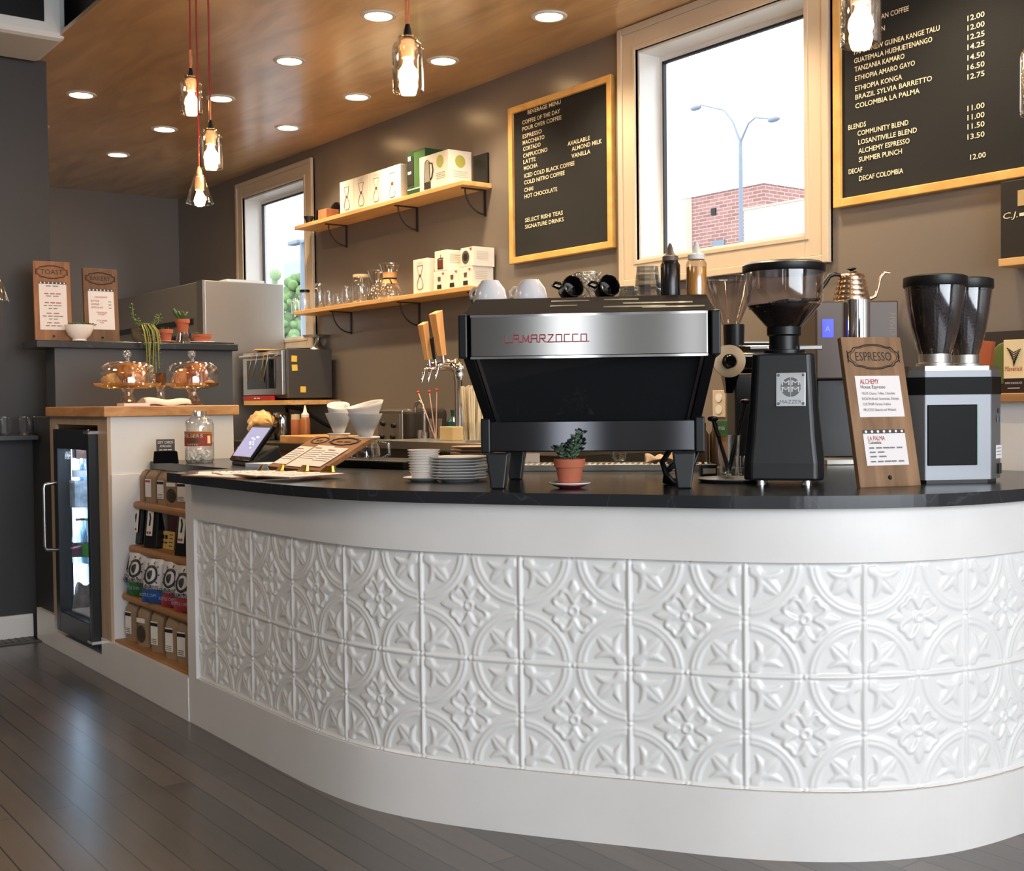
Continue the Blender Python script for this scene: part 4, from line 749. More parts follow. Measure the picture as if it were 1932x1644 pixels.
x = wx(795, 830, 3.25); t = thing('gooseneck_faucet', 'small chrome gooseneck faucet left of the tap tower', 'faucet', (x, 3.25, .94)); obj('spout', B().cyl((.03, 0, 0), (.03, 0, .03), .016).tube([(.03, 0, .0), (.03, 0, .12), (.026, 0, .16), (.0, 0, .185), (-.035, 0, .18), (-.055, 0, .155), (-.058, 0, .13)], .009), chrome, t); obj('knob', B().cyl((-.01, 0, 0), (-.01, 0, .04), .016, .014), chrome, t)
x = wx(822, 830, 3.22); t = thing('stirrer_glass', 'glass holding red tipped drink stirrers beside the faucet', 'glass', (x, 3.22, .94)); obj('glass_body', B().lathe([(0, .004), (.03, .001), (.034, .1)], 22, cap1=False), clear, t)
stk = mat('striped_stirrer', (220, 180, 160), .5)
for k, (px, py) in enumerate(((789, 742), (810, 741), (824, 738))):
    q = onY(px, py, 3.22); e = (q.x-x, 0, q.z-.94); s_ = thing('drink_stirrer', ('left leaning', 'middle', 'right upright')[k]+' drink stirrer with a red bead in the glass', 'stirrer', (x, 3.22, .944), 0, 'red tipped stirrers'); obj('stick', B().tube([(.004*k-.004, 0, 0), e], .003, 6), stk, s_); obj('tip', B().ball(e, .008, 8, 6), bead, s_)
x = wx(893, 830, 3.05); t = thing('straw_holder', 'tall glass packed with paper wrapped straws beside the machine', 'straw holder', (x, 3.05, .94)); obj('glass_body', B().lathe([(0, .004), (.036, .001), (.045, .09)], 22, cap1=False), clear, t)
b = B()
for k in range(46): a = rng.uniform(0, 2*PI); r = .034*math.sqrt(rng.uniform(0, 1)); b.cyl((r*math.cos(a), r*math.sin(a), .01), (r*1.55*math.cos(a), r*1.55*math.sin(a), .235+.02*rng.uniform()), .005, n=5)
o = obj('straws', b, mat('wrapped_straw', (226, 212, 186), .7), t); o['kind'] = 'stuff'
x = wx(857, 810, 3.4); t = thing('teal_bottle', 'squat teal glass bottle behind the tap tower', 'bottle', (x, 3.4, .94)); obj('bottle_body', B().lathe([(.035, 0), (.04, .02), (.04, .08), (.016, .105), (.016, .13), (.019, .132), (.019, .14), (0, .14)], 22), mat('teal_glass', (20, 62, 66), .15), t)
x = wx(845, 815, 3.1); t = thing('sugar_caddy', 'small cream box of packets behind the glass of stirrers', 'box', (x, 3.12, .94)); obj('box_body', B().box(-.055, .055, -.03, .03, 0, .065), mat('cream_box', (196, 172, 130), .6), t, .003)
p = onY(1358, 762, D); t = thing('wall_outlet', 'white double electrical outlet on the taupe wall left of the grinder', 'outlet', (p.x, D, p.z)); obj('cover_plate', B().box(-.036, .036, -.006, 0, -.057, .057), mat('outlet_plate', (190, 174, 158), .4), t, .002)
for s_ in (-1, 1): obj('socket', B().at((0, -.006, s_*.025), R(90)).lathe([(.018, 0), (.018, .002), (0, .002)], 18), plas, t)
# ---------------------------------------------------------------- left side wall: glass shelf, floor vent, air unit
t = thing('dark_wall_shelf', 'narrow dark shelf on the left wall carrying tumblers', 'shelf', (-6.04, 1.4, .985)); obj('shelf_board', B().box(0, .16, -.5, .19, -.022, 0), mat('dark_shelf', (54, 58, 66), .4), t, .002)
for k, (px, l) in enumerate(((9, 'leftmost'), (46, 'middle'), (79, 'rightmost'))):
    p = AX(px, 820, -5.95); t = thing('faceted_tumbler', '%s clear faceted tumbler on the dark left wall shelf' % l, 'glass', (-5.95, p.y, .9855), 0, 'tumblers on the left wall shelf')
    obj('glass_body', B().lathe([(0, .008), (.028, .001), (.031, .012), (.038, .088)], 10, sm=False, cap1=False), clear, t); obj('base', B().lathe([(.028, 0), (.03, .012), (0, .014)], 10, sm=False), thick, t); obj('rim', B().lathe([(.037, .087), (.039, .089), (.0385, .085)], 20, cap0=False, cap1=False), thick, t)
a = G(20, 1206, 0); t = thing('floor_vent', 'dark metal floor vent beside the white baseboard', 'vent', (a.x, a.y, 0), 0); obj('frame', B().box(-.17, .17, -.22, .22, 0, .005), mat('vent_grey', (78, 74, 72), .5), t, .002); obj('grille', B().box(-.13, .13, -.19, .19, .005, .006), blackpl, t)
b = B()
for k in range(12): b.box(-.13, .13, -.18+k*.032, -.174+k*.032, .006, .008)
obj('slat', b, bpy.data.materials['vent_grey'], t)
p = AD(60, 20, 5.6); t = thing('air_unit', 'white ceiling hung air unit with dark intake at the top left corner', 'air conditioner', (-5.8, 1.28, 2.78)); obj('casing', B().box(-.22, .22, -.9, AX(126, 48, -5.58).y-1.28, .0, .45), plas, t, .03); obj('intake', B().box(.221, .226, -.85, AX(126, 48, -5.58).y-1.28-.1, .07, .4), blackpl, t)
# ---------------------------------------------------------------- outside
bm_ = brick_mat((150, 104, 98), (172, 124, 116), (190, 176, 168)); pb = mat('pale_brick', (200, 176, 160), .9); ww = mat('white_cladding', (240, 240, 240), .6)
Yb = 40.0
def at_y(px, py, y): return onY(px, py, y)
A1, A2, A3 = at_y(1282, 376, Yb), at_y(1441, 346, Yb), None
bl = thing('brick_building', 'red brick building with a small dark window beyond the big window', 'building', (A1.x, Yb, -1)); 
zt = A2.z+1
obj('brick_wall', B().box(0, A2.x-A1.x, 0, 9, -6, zt), bm_, bl); obj('pale_corner', B().box(-.01, at_y(1306, 420, Yb).x-A1.x, -.04, 0, -6, zt), pb, bl); obj('parapet', B().box(-.05, A2.x-A1.x+.05, -.08, 9.05, zt, zt+.12), ww, bl)
q = at_y(1347, 400, Yb); obj('vent_hole', B().box(q.x-A1.x-.14, q.x-A1.x+.14, -.06, 0, q.z+1-.14, q.z+1+.16), blackpl, bl); q = at_y(1357, 462, Yb); obj('window', B().box(q.x-A1.x-.35, q.x-A1.x+.35, -.06, 0, q.z+1-.3, q.z+1+.2), mat('far_window', (120, 130, 146), .3), bl)
q = at_y(1404, 398, 30); bl = thing('white_trailer', 'low white building in front of the red brick one outside', 'building', (q.x, 30, 0)); q2 = at_y(1560, 366, 30); obj('wall', B().box(0, 10, 0, 4, -5, q.z), ww, bl); obj('roof_edge', B().box(-.05, 10, -.05, 4, q.z, q.z+.07), pb, bl)
lampm = mat('galvanised_pole', (128, 138, 152), .5)
p0 = at_y(1398, 470, 26); p1 = at_y(1397, 268, 26); q0 = at_y(1366, 208, 26); q1 = at_y(1322, 198, 26); r0 = at_y(1425, 222, 26); r1 = at_y(1452, 224, 26)
t = thing('street_lamp', 'double armed grey street lamp outside the big window', 'street lamp', (p1.x, 26, -3)); L_ = Vector(t.location)
obj('pole', B().tube([(0, 0, -2), tuple(p1-L_)], [.09, .06], 10), lampm, t)
obj('arm', B().tube([p1-L_, (p1+(q0-p1)*.6+Vector((.1, 0, 0)))-L_, q0-L_, q1-L_], [.04, .03, .025, .02], 8), lampm, t); obj('arm', B().tube([p1-L_, (p1+(r0-p1)*.55+Vector((0, 0, .15)))-L_, r0-L_, r1-L_], [.04, .03, .025, .02], 8), lampm, t)
obj('lamp_head', B().ball(tuple(r1-L_+Vector((.15, 0, -.05))), (.22, .1, .08)), lampm, t); obj('lamp_head', B().ball(tuple(q1-L_+Vector((-.2, 0, -.05))), (.22, .1, .08)), lampm, t)
p0 = at_y(570, 458, 14); t = thing('street_lamp', 'grey street lamp with a flat head outside the far window', 'street lamp', (p0.x, 14, 0)); obj('pole', B().cyl((0, 0, -2), (0, 0, p0.z), .08, .06), lampm, t); obj('lamp_head', B().box(-.62, -.05, -.12, .12, p0.z-.02, p0.z+.09).box(.1, .5, -.12, .12, p0.z-.04, p0.z+.06), lampm, t, .03)
p0 = at_y(535, 498, 22); t = thing('far_building', 'pale grey building with greenery outside the far window', 'building', (p0.x, 22, 0)); obj('wall', B().box(0, 8, 0, 5, -3, p0.z), mat('pale_render', (176, 184, 186), .8), t)
b = B()
for k in range(160): b.ball((rng.normal(0, .38), rng.normal(0, .38), rng.uniform(-2, 1.0)), rng.uniform(.1, .2), 7, 5)
p0 = at_y(562, 520, 17); t = thing('street_tree', 'green tree outside the far window beside the lamp post', 'tree', (p0.x, 17, -.15)); o = obj('foliage', b, mat('street_leaves', (120, 150, 96), .8, var=.3, vscale=4), t); o.location.z = p0.z-.85; obj('trunk', B().cyl((0, 0, 0), (0, 0, p0.z-1), .09, .06), mat('bark', (96, 80, 66), .9), t)
struct('ground_outside', B().box(-90, 40, 3.9, 80, -.4, -.15), mat('asphalt', (120, 120, 120), .9))
# ---------------------------------------------------------------- espresso machine
def out(b, z=.001): pass
MP = G(1113, 923); MRZ = R(46)
em = thing('espresso_machine', 'large steel and black espresso machine standing at the middle of the black counter', 'espresso machine', (MP.x, MP.y, ZT), MRZ)
hb = .327
darkst = mat('black_mirror_panel', (58, 59, 62), .05, .7); bandm = mat('polished_steel_band', (150, 148, 146), .12, 1); deckm = mat('dark_steel_deck', (52, 48, 46), .8, 0, spec=.03)
obj('upper_band', B().box(-hb+.02, hb-.02, -.03, .52, .348, .455), bandm, em, .003)
for s_ in (-1, 1): obj('end_cap', B().box(s_*hb-.012, s_*hb+.012, -.035, .53, .345, .46), blackpl, em, .004)
obj('band_trim', B().box(-hb+.02, hb-.02, -.032, -.028, .452, .458).box(-hb+.02, hb-.02, -.034, -.028, .343, .349), chrome, em)
obj('deck', B().hexa([(-hb, -.03, .458), (hb, -.03, .458), (hb, .53, .458), (-hb, .53, .458)], [(-hb+.02, .06, .507), (hb-.02, .06, .507), (hb-.02, .5, .507), (-hb+.02, .5, .507)]), deckm, em, .003)
def dk(x, t): return (x, -.03+.09*t-.0008, .458+.049*t+.0008)
b = B()
for x0, x1, t in ((-.1, .0, .72), (.04, .13, .74), (.09, .27, .5), (.14, .3, .24), (-.1, -.03, .42), (.04, .2, .3)):
    b.add([dk(x0, t), dk(x1, t), dk(x1, t+.09), dk(x0, t+.09)], [(0, 1, 2, 3)])
obj('deck_slot', b, blackpl, em)
zt_, zb_ = .345, .178
obj('back_panel', B().hexa([(-.268, .12, zb_), (.268, .12, zb_), (.275, .5, zb_), (-.275, .5, zb_)], [(-.306, .02, zt_), (.306, .02, zt_), (.315, .5, zt_), (-.315, .5, zt_)]), darkst, em)
for s_ in (-1, 1):
    obj('side_frame', B().hexa([(s_*.279-.013, .1, zb_), (s_*.279+.013, .1, zb_), (s_*.279+.013, .5, zb_), (s_*.279-.013, .5, zb_)], [(s_*.315-.013, -.02, zt_), (s_*.315+.013, -.02, zt_), (s_*.315+.013, .5, zt_), (s_*.315-.013, .5, zt_)]), blackpl, em)
    obj('side_strip', B().hexa([(s_*.258-.004, .112, zb_), (s_*.258+.004, .112, zb_), (s_*.258+.004, .122, zb_), (s_*.258-.004, .122, zb_)], [(s_*.295-.004, .012, zt_), (s_*.295+.004, .012, zt_), (s_*.295+.004, .022, zt_), (s_*.295-.004, .022, zt_)]), steel, em)
obj('lower_panel', B().box(-.277, .277, .1, .5, .094, .178), mat('smoked_mirror', (70, 70, 74), .08, .9), em, .003)
for s_ in (-1, 1): obj('lower_cap', B().box(s_*.289-.013, s_*.289+.013, .094, .5, .09, .186), blackpl, em, .004)
for x, y in ((-.245, .0), (.245, .0), (-.245, .38), (.245, .38)): obj('leg', B().hexa([(x-.018, y, 0), (x+.018, y, 0), (x+.018, y+.05, 0), (x-.018, y+.05, 0)], [(x-.03, y, .094), (x+.03, y, .094), (x+.03, y+.07, .094), (x-.03, y+.07, .094)]), blackm, em, .004)
b = B(); b.M = onto((-.215, -.0305, .385))
redl = mat('logo_red', (150, 26, 36), .35); GL = {'L': [((0, 1), (0, 0)), ((0, 0), (1, 0))], 'A': [((0, 0), (0, 1)), ((0, 1), (1, 1)), ((1, 1), (1, 0)), ((0, .5), (1, .5))], 'M': [((0, 0), (0, 1)), ((0, 1), (.5, .1)), ((.5, .1), (1, 1)), ((1, 1), (1, 0))], 'R': [((0, 0), (0, 1)), ((0, 1), (1, 1)), ((1, 1), (1, .5)), ((1, .5), (0, .5)), ((.4, .5), (1, 0))], 'Z': [((0, 1), (1, 1)), ((1, 1), (0, 0)), ((0, 0), (1, 0))], 'O': [((0, 0), (0, 1)), ((0, 1), (1, 1)), ((1, 1), (1, 0)), ((1, 0), (0, 0))], 'C': [((1, 1), (0, 1)), ((0, 1), (0, 0)), ((0, 0), (1, 0))]}
x = 0
for ch in 'LA MARZOCCO':
    if ch == ' ': b.box(x-.008, x+.004, 0, .0025, 0, .001); x += .004; continue
    for p, q in GL[ch]:
        p_ = Vector((x+p[0]*.0145, p[1]*.019, .0006)); q_ = Vector((x+q[0]*.0145, q[1]*.019, .0006)); b.cyl(p_, q_, .0015, n=5)
    b.box(x+.0145, x+.0215, -.001, .0015, 0, .0008); x += .0215
obj('lettering', b, redl, em)
MM = Matrix.Translation(em.location) @ Matrix.Rotation(MRZ, 4, 'Z')
def onm(px, py, ly, lz):                      # a point on the machine: pixel column at local depth ly and height lz
    best = min((abs((C0+ray(px, py)*0).x) for _ in (0,)), default=0); inv = MM.inverted(); o_ = inv @ C0; d_ = inv.to_3x3() @ ray(px, py); t_ = (ly-o_.y)/d_.y; return MM @ Vector(((o_+d_*t_).x, ly, lz))
dz_ = .5075
cupg = mat('grey_white_cup', (214, 212, 214), .15)
def cup(px, label, m, r=.048, hh=.06):
    p = onm(px, 560, .17, dz_); t = thing('cup', label, 'cup', p, R(200), 'cups warming on the machine')
    obj('cup_body', B().lathe([(r, 0), (r*.99, .008), (r*.85, hh*.6), (r*.55, hh*.93), (r*.5, hh), (r*.42, hh), (r*.4, hh*.96), (0, hh*.95)], 30), m, t)
    obj('handle', B().tube([(r*.92, 0, .014), (r*1.35, 0, .016), (r*1.4, 0, .03), (r*1.1, 0, .042), (r*.8, 0, .04)], .005), m, t); return t
cup(925, 'grey white cup upside down on the espresso machine, leftmost', cupg); cup(1001, 'grey white cup upside down on the espresso machine, second from the left', cupg)
for px, l in ((1075, 'black espresso cup tipped on its side on the machine, left one'), (1143, 'black espresso cup tipped on its side on the machine, right one')):
    p = onm(px, 548, .13, dz_+.028); t = thing('espresso_cup', l, 'cup', p, 0, 'tipped black cups'); t.rotation_euler = (R(72), R(14), R(75)); r = .031
    obj('cup_body', B().lathe([(.016, -.03), (.026, -.02), (r, .01), (r, .024), (r*.9, .024), (.024, -.012), (0, -.016)], 26), blackg, t); obj('rim', B().lathe([(r*.9, .0235), (r*.95, .026), (r*1.01, .0235)], 26, cap0=False, cap1=False), chrome, t)
    obj('handle', B().tube([(-r*.9, 0, .015), (-r*1.6, 0, .012), (-r*1.6, 0, -.008), (-r*.8, 0, -.014)], .004), blackg, t)
p = onm(1108, 545, .3, dz_); t = thing('steel_wool', 'tangle of fine steel fibres behind the tipped black cups', 'scourer', p); b = B()
for k in range(40):
    a = rng.uniform(0, 2*PI, 3); b.tube([(.045*math.cos(a[0]+q*.5)*math.sin(a[1]+q*.2), .035*math.sin(a[0]+q*.5), .045+.045*math.sin(a[2]+q*.45)) for q in range(12)], .0009, 3, False)
obj('fibres', b, steel, t)['kind'] = 'stuff'
def rocks(px, lz, ly, label):
    p = onm(px, 540, ly, lz); t = thing('rocks_glass', label, 'glass', p, 0, 'rocks glasses stacked on the machine')
    obj('glass_body', B().lathe([(.036, 0), (.037, .006), (.031, .045), (.029, .06)], 12, sm=False, cap0=False, cap1=False), thick, t); obj('base', B().lathe([(.03, .05), (.03, .062), (0, .063)], 12, sm=False), thick, t); return t
rocks(1222, dz_, .14, 'clear faceted glass upside down beside the squeeze bottles, lower'); rocks(1222, dz_+.022, .14, 'clear faceted glass upside down beside the squeeze bottles, stacked on top'); rocks(1188, dz_-.025, .2, 'short clear glass upside down left of the stacked pair')
squeeze(onm(1265, 540, .12, dz_), .72, mat('chocolate_sauce', (24, 20, 22), .25), mat('brown_cap', (96, 78, 70), .5), 'black squeeze bottle of dark sauce on the machine')
for o in (bpy.data.objects['squeeze_bottle.001'],): o.scale = (1.3, 1.3, .95)
sq = squeeze(onm(1314, 540, .12, dz_), .76, glass('milky_bottle', (236, 232, 226), .1, .4, .15), plas, 'clear squeeze bottle half full of amber syrup on the machine', .085)
sq.scale = (1.3, 1.3, .92)
# ---------------------------------------------------------------- things beneath and around the machine
def succulent_pot(p, r, hh, m=terra, parent=None):
    obj('pot', B().lathe([(0, .002), (r*.68, 0), (r*.86, hh*.68), (r*.98, hh*.69), (r, hh), (r*.9, hh), (r*.86, hh*.88), (0, hh*.87)], 28), m, parent); obj('soil', B().lathe([(0, hh*.9), (r*.86, hh*.89)], 20, cap0=False, cap1=False), soil, parent)
pp = G(1075, 921); s = S(pp)
t = thing('saucer', 'small white saucer with a red underside beneath the terracotta pot', 'saucer', pp); obj('plate', B().lathe([(0, .004), (.028, .002), (.056, .013), (.057, .016), (.052, .015), (.028, .006), (0, .006)], 30), porc, t); obj('foot', B().lathe([(.026, 0), (.05, .0095), (.05, .0105), (.0, .003)], 28), mat('saucer_red', (130, 34, 42), .4), t)
t = thing('potted_jade', 'small jade plant in a terracotta pot in front of the espresso machine', 'potted plant', pp+Vector((0, 0, .0075))); succulent_pot(pp, 30*s, 50*s, terra, t)
b = B(); sb = B()
def leaf(b, p, d, L, w, th=.25):
    d = Vector(d).normalized(); q = d.to_track_quat('X', 'Z').to_matrix().to_4x4(); M0 = b.M.copy(); b.M = M0 @ (Matrix.Translation(p) @ q)
    b.ball((L/2, 0, 0), (L/2, w/2, w*th), 7, 5); b.M = M0
for k in range(9):
    a = k*2.4; rr = .012+.01*rng.uniform(); base = Vector((.012*math.cos(a), .012*math.sin(a), .062)); top = Vector((rr*2.2*math.cos(a), rr*2.2*math.sin(a), .085+.042*rng.uniform()+(.02 if k % 3 == 0 else 0)))
    sb.tube([base, (base+top)/2+Vector((.003, 0, 0)), top], .0018, 5)
    for j in range(9):
        f = .3+.7*j/8; pz = base.lerp(top, f); an = j*2.4+k; leaf(b, pz, (math.cos(an), math.sin(an), .5), .017, .011, .3)
o = obj('stems', sb, leafm, t); o = obj('leaves', b, leafd, t)
p = G(1150, 889); t = thing('drip_rail', 'flat steel drip tray with slotted grille behind the machine legs', 'drip tray', p, R(45)); s = S(p); obj('tray', B().box(-.32, .33, -.01, .12, 0, .022), steelr, t, .002); b = B()
for k in range(34): b.box(-.31+k*.019, -.3+k*.019, -.006, .116, .022, .024)
obj('grille', b, chrome, t)
p = G(1168, 884); t = thing('shot_glass', 'small clear glass standing on the drip tray under the machine', 'glass', (p.x, p.y, ZT+.0245)); obj('glass_body', B().lathe([(0, .006), (.022, .001), (.03, .048)], 12, sm=False, cap1=False), thick, t)
p = G(1262, 893); t = thing('bar_towel', 'crumpled beige bar towel on the drip tray beside black hoses', 'towel', (p.x, p.y, ZT+.0245), R(50)); b = B().grid(lambda u, v: ((u-.5)*.15, (v-.5)*.09, .006+.028*abs(math.sin(3.3*u*PI+v*2))*math.sin(PI*v)+.014*math.sin(7*v+4*u)*math.sin(PI*u)+.006), 30, 18); o = obj('cloth', b, mat('beige_towel', (214, 186, 164), .85), t); md = o.modifiers.new('t', 'SOLIDIFY'); md.thickness = .003
p = G(1262, 915); t = thing('drain_hoses', 'two crossing black drain hoses under the right end of the machine', 'hoses', p); rz = MRZ
obj('hose', B().tube([(-.02, .03, .10), (-.025, 0, .06), (.0, -.01, .03), (.015, 0, .008), (.0, .04, .006)], .008), blackpl, t); obj('hose', B().tube([(.015, .06, .10), (.01, .02, .06), (-.01, .0, .035), (-.025, .01, .008), (-.03, .06, .006)], .008), blackpl, t); obj('hose', B().tube([(.04, .08, .1), (.04, .05, .05), (.035, .04, .008)], .007), blackpl, t)
p = G(1002, 886); t = thing('folded_card', 'small cream folded card under the machine left of the plant', 'card', (p.x, p.y, ZT+.0245), R(40)); obj('card_face', B().box(-.03, .03, -.001, .001, 0, .03), paper, t)
p = G(1385, 911); t = thing('round_steel_tray', 'thin round steel tray under the glass of tampers', 'tray', p+Vector((-.03, .03, 0))); obj('tray_body', B().lathe([(0, .001), (.09, .0), (.1, .008), (.101, .01), (.098, .009), (.088, .003), (0, .003)], 36), steel, t)
p = G(1375, 903); s = S(p); t = thing('tamper_glass', 'tall pint glass holding two black handled spoons beside the black grinder', 'glass', (p.x, p.y, ZT+.0035))
obj('glass_body', B().lathe([(0, .012), (.025, .002), (.0255, .01), (.034, .122)], 28, cap1=False), clear, t); obj('base', B().lathe([(.0245, 0), (.0265, .012), (0, .018)], 24), thick, t); obj('rim', B().lathe([(.033, .121), (.035, .123), (.0345, .119)], 28, cap0=False, cap1=False), thick, t)
for k, (e, l) in enumerate((((-.045, .0, .15), 'left black spoon with round end in the pint glass'), ((.05, .02, .2), 'right black spoon leaning to the grinder in the pint glass'))):
    ex = RT*e[0]+Vector((0, 0, e[2])); sp = thing('bar_spoon', l, 'spoon', (p.x, p.y, ZT+.024), 0, 'spoons in the pint glass'); obj('shaft', B().tube([(0, 0, 0), ex*.5, ex], [.007, .005, .006], 8), blackpl, sp); obj('round_end', B().ball(ex, (.016, .016, .009)), blackpl, sp)
p = G(1336, 897); t = thing('small_tin', 'small dark tin with a pale label beside the machine leg', 'tin', p, FACE); obj('tin_body', B().box(-.025, .025, -.02, .02, 0, .034), blackpl, t, .003); obj('paper_label', B().box(-.018, .02, -.0212, -.02, .006, .022), card, t)
p = G(1404, 899); t = thing('small_syrup_glass', 'small clear glass half hidden by the black grinder edge', 'glass', p); obj('glass_body', B().lathe([(0, .006), (.02, .001), (.026, .06)], 18, cap1=False), thick, t)
# green card box, tall tins behind
p = G(1384, 884); t = thing('napkin_box', 'small wooden box with a green topped card behind the pint glass', 'box', p+Vector((-.15, .1, 0)), FACE); obj('box_body', B().box(-.03, .03, -.02, .02, 0, .105), tapw, t); obj('green_card', B().box(-.03, .03, -.0235, -.021, .105, .155), mat('green_card', (52, 120, 62), .5), t); b = B(); b.M = onto((-.012, -.0245, .125)); b.text('na', 0, 0, .018, thick=.0005); obj('lettering', b, paper, t)
p = G(1340, 884); 
for k, q in enumerate((-.03, .03)): t = thing('dark_syrup_bottle', ('left' if k == 0 else 'right')+' dark amber bottle between the machine and the wooden box', 'bottle', p+Vector((-.1, .1, 0))+RT.to_2d().to_3d()*q*.7, 0); obj('bottle_body', B().lathe([(.02, 0), (.02, .11), (.01, .125), (.01, .15), (0, .15)], 18), mat('amber_brown', (66, 46, 26), .3), t)
# ---------------------------------------------------------------- black grinder in front
def octa(w_, c): a = w_/2; k = a-c; return [(-k, -a), (k, -a), (a, -k), (a, k), (k, a), (-k, a), (-a, k), (-a, -k)]
def loft(b, secs, c0=True, c1=True):
    n = len(secs[0][1]); vs = [(x, y, z) for z, poly in secs for x, y in poly]; fs = [(j*n+k, j*n+(k+1) % n, (j+1)*n+(k+1) % n, (j+1)*n+k) for j in range(len(secs)-1) for k in range(n)]
    if c0: fs.append(tuple(range(n))[::-1])
    if c1: fs.append(tuple((len(secs)-1)*n+k for k in range(n)))
    return b.add(vs, fs)
p = G(1497, 917); s = S(p); bk = Vector((FW.x, FW.y, 0)).normalized(); p = p+bk*.1; s = S(p)
GR = R(38); gr = thing('espresso_grinder', 'tall matte black grinder with a big clear hopper of beans right of the machine', 'grinder', p, GR)
wb, wt = .208, .162
b = loft(B(), [(.014, octa(wb, .02)), (.06, octa(wb, .02)), (.13, octa(wb-.014, .02)), (.22, octa(wt+.014, .016)), (.352, octa(wt, .015))]); obj('body', b, blackm, gr, .006)
for x, y in ((-.06, -.06), (.06, -.06), (.06, .06), (-.06, .06)): obj('foot', B().lathe([(.014, 0), (.013, .014)], 16), chrome, gr).location = (x, y, 0)
b = B(); lp = B(); M1 = onto((0, 0, 0), (1, 0, 0), (0, .045/.14, 1))
zc = .258; yb_ = -(wt/2+.003+.006); pm_ = onto((.02, -wt/2-.0075, .255), (1, 0, 0), (0, .12, 1)); b.M = pm_
b.box(-.038, .038, -.045, .045, 0, .002); obj('name_plate', b, mat('plate_steel', (206, 208, 210), .3, .9), gr, .001)
lp.M = pm_; n = 30; lp.mat(0).add([(.026*math.cos(2*PI*k/n), .006+.026*math.sin(2*PI*k/n), .0028) for k in range(n)], [list(range(n))])
lp.mat(1)
for y in (-.006, .012):
    for x in (-.025, 0): lp.text('M', x+.002, y-.001, .014, .02, thick=.0034)
lp.box(-.03, .03, .0055, .0065, .003, .0034).box(-.0005, .0005, -.02, .033, .003, .0034); lp.mat(0).text('MAZZER', 0, -.038, .010, .056, 'CENTER', thick=.003)
for x in (-.032, .032):
    for y in (-.038, .038): lp.add([(x+.004*math.cos(2*PI*k/10), y+.004*math.sin(2*PI*k/10), .003) for k in range(10)], [list(range(10))])
obj('plate_marks', lp, [mat('plate_grey', (96, 100, 104), .4), plas], gr)
obj('collar', B().lathe([(.055, .352), (.055, .362), (.04, .364), (.04, .4), (.046, .404), (.046, .425), (.04, .43), (.036, .43)], 32), blackpl, gr)
obj('adjust_lever', B().box(.04, .1, -.012, .008, .362, .374).box(-.09, -.04, -.02, -.01, .366, .374), steel, gr, .002)
hz0 = .408
obj('hopper', B().lathe([(.036, hz0), (.04, hz0+.01), (.099, hz0+.078), (.102, hz0+.088), (.106, hz0+.176)], 40, cap0=False, cap1=False), smoke, gr)
obj('hopper_lid', B().lathe([(.108, hz0+.164), (.111, hz0+.168), (.111, hz0+.184), (.1, hz0+.191), (0, hz0+.193)], 40), blackpl, gr)
def beans_fill(prof, top_r, zt, tilt=.1, n=40):
    b = B().lathe(prof, n, cap1=False)
    def f(u, v): a = 2*PI*u; r = top_r*v; return (r*math.cos(a), r*math.sin(a), zt+tilt*r*math.cos(a-.5)+.006*math.sin(37*u+21*v)*(1-v*.6)+.01*(1-v))
    b.grid(f, n, 8)
    for k in range(260):
        a = rng.uniform(0, 2*PI); r = top_r*math.sqrt(rng.uniform(0, .94)); M0 = b.M.copy(); b.M = Matrix.Translation((r*math.cos(a), r*math.sin(a), zt+tilt*r*math.cos(a-.5)+.01*(1-r/top_r)+.003)) @ Matrix.Rotation(rng.uniform(0, 3), 4, 'Z') @ Matrix.Rotation(rng.uniform(-.6, .6), 4, 'X'); b.ball((0, 0, 0), (.006, .004, .003), 6, 4); b.M = M0
    return b
o = obj('beans', beans_fill([(.03, hz0+.005), (.0385, hz0+.011), (.096, hz0+.076)], .096, hz0+.078, .12), beans, gr); o['kind'] = 'stuff'
# second grinder behind
p = AD(1402, 880, 3.72); p.z = ZT; s = S(p)
g2 = thing('shop_grinder', 'black shop grinder with round dial and clear hopper behind the black espresso grinder', 'grinder', p, FACE)
def u2(px, py): return ((px-1402)*s, (p.z+0, ZT+((880-py)*s))[1]-ZT)
X = lambda px: (px-1402)*s
Z = lambda py: (886-py)*s
obj('stand', B().box(X(1385), X(1425), -.02, .12, 0, Z(700)).box(X(1375), X(1450), -.06, .16, 0, .02), blackm, g2, .006)
obj('grind_body', B().cyl((X(1372), 0, Z(668)), (X(1470), 0.02, Z(668)), 30*s, 30*s, 24).cyl((X(1360), 0, Z(672)), (X(1372), 0, Z(672)), 24*s, 30*s, 24), blackg, g2)
o = obj('dial', B().at((X(1369), -.06, Z(676)), R(90)).lathe([(14*s, .0), (29*s, .0), (30*s, .006), (30*s, .016), (14*s, .016)], 32), mat('brass_dial', (176, 150, 118), .35, .6), g2); obj('dial_hub', B().at((X(1369), -.055, Z(676)), R(90)).lathe([(14*s, 0), (13*s, .04), (9*s, .05), (0, .05)], 20), blackg, g2)
obj('chute', B().hexa([(X(1368), -.03, Z(735)), (X(1380), -.03, Z(735)), (X(1380), .0, Z(735)), (X(1368), .0, Z(735))], [(X(1362), -.05, Z(690)), (X(1394), -.05, Z(690)), (X(1394), .03, Z(690)), (X(1362), .03, Z(690))]), blackg, g2)
hx = X(1386); o = obj('neck', B().lathe([(19*s, Z(648)), (20*s, Z(606)), (0, Z(605))], 24), blackpl, g2); o.location.x = hx
o = obj('hopper', B().lathe([(17*s, Z(606)), (40*s, Z(552)), (49*s, Z(520))], 32, cap0=False, cap1=False), smoke, g2); o.location.x = hx-.01
o = obj('hopper_rim', B().lathe([(48*s, Z(521)), (50*s, Z(518)), (48*s, Z(517))], 32, cap0=False, cap1=False), thick, g2); o.location.x = hx-.01
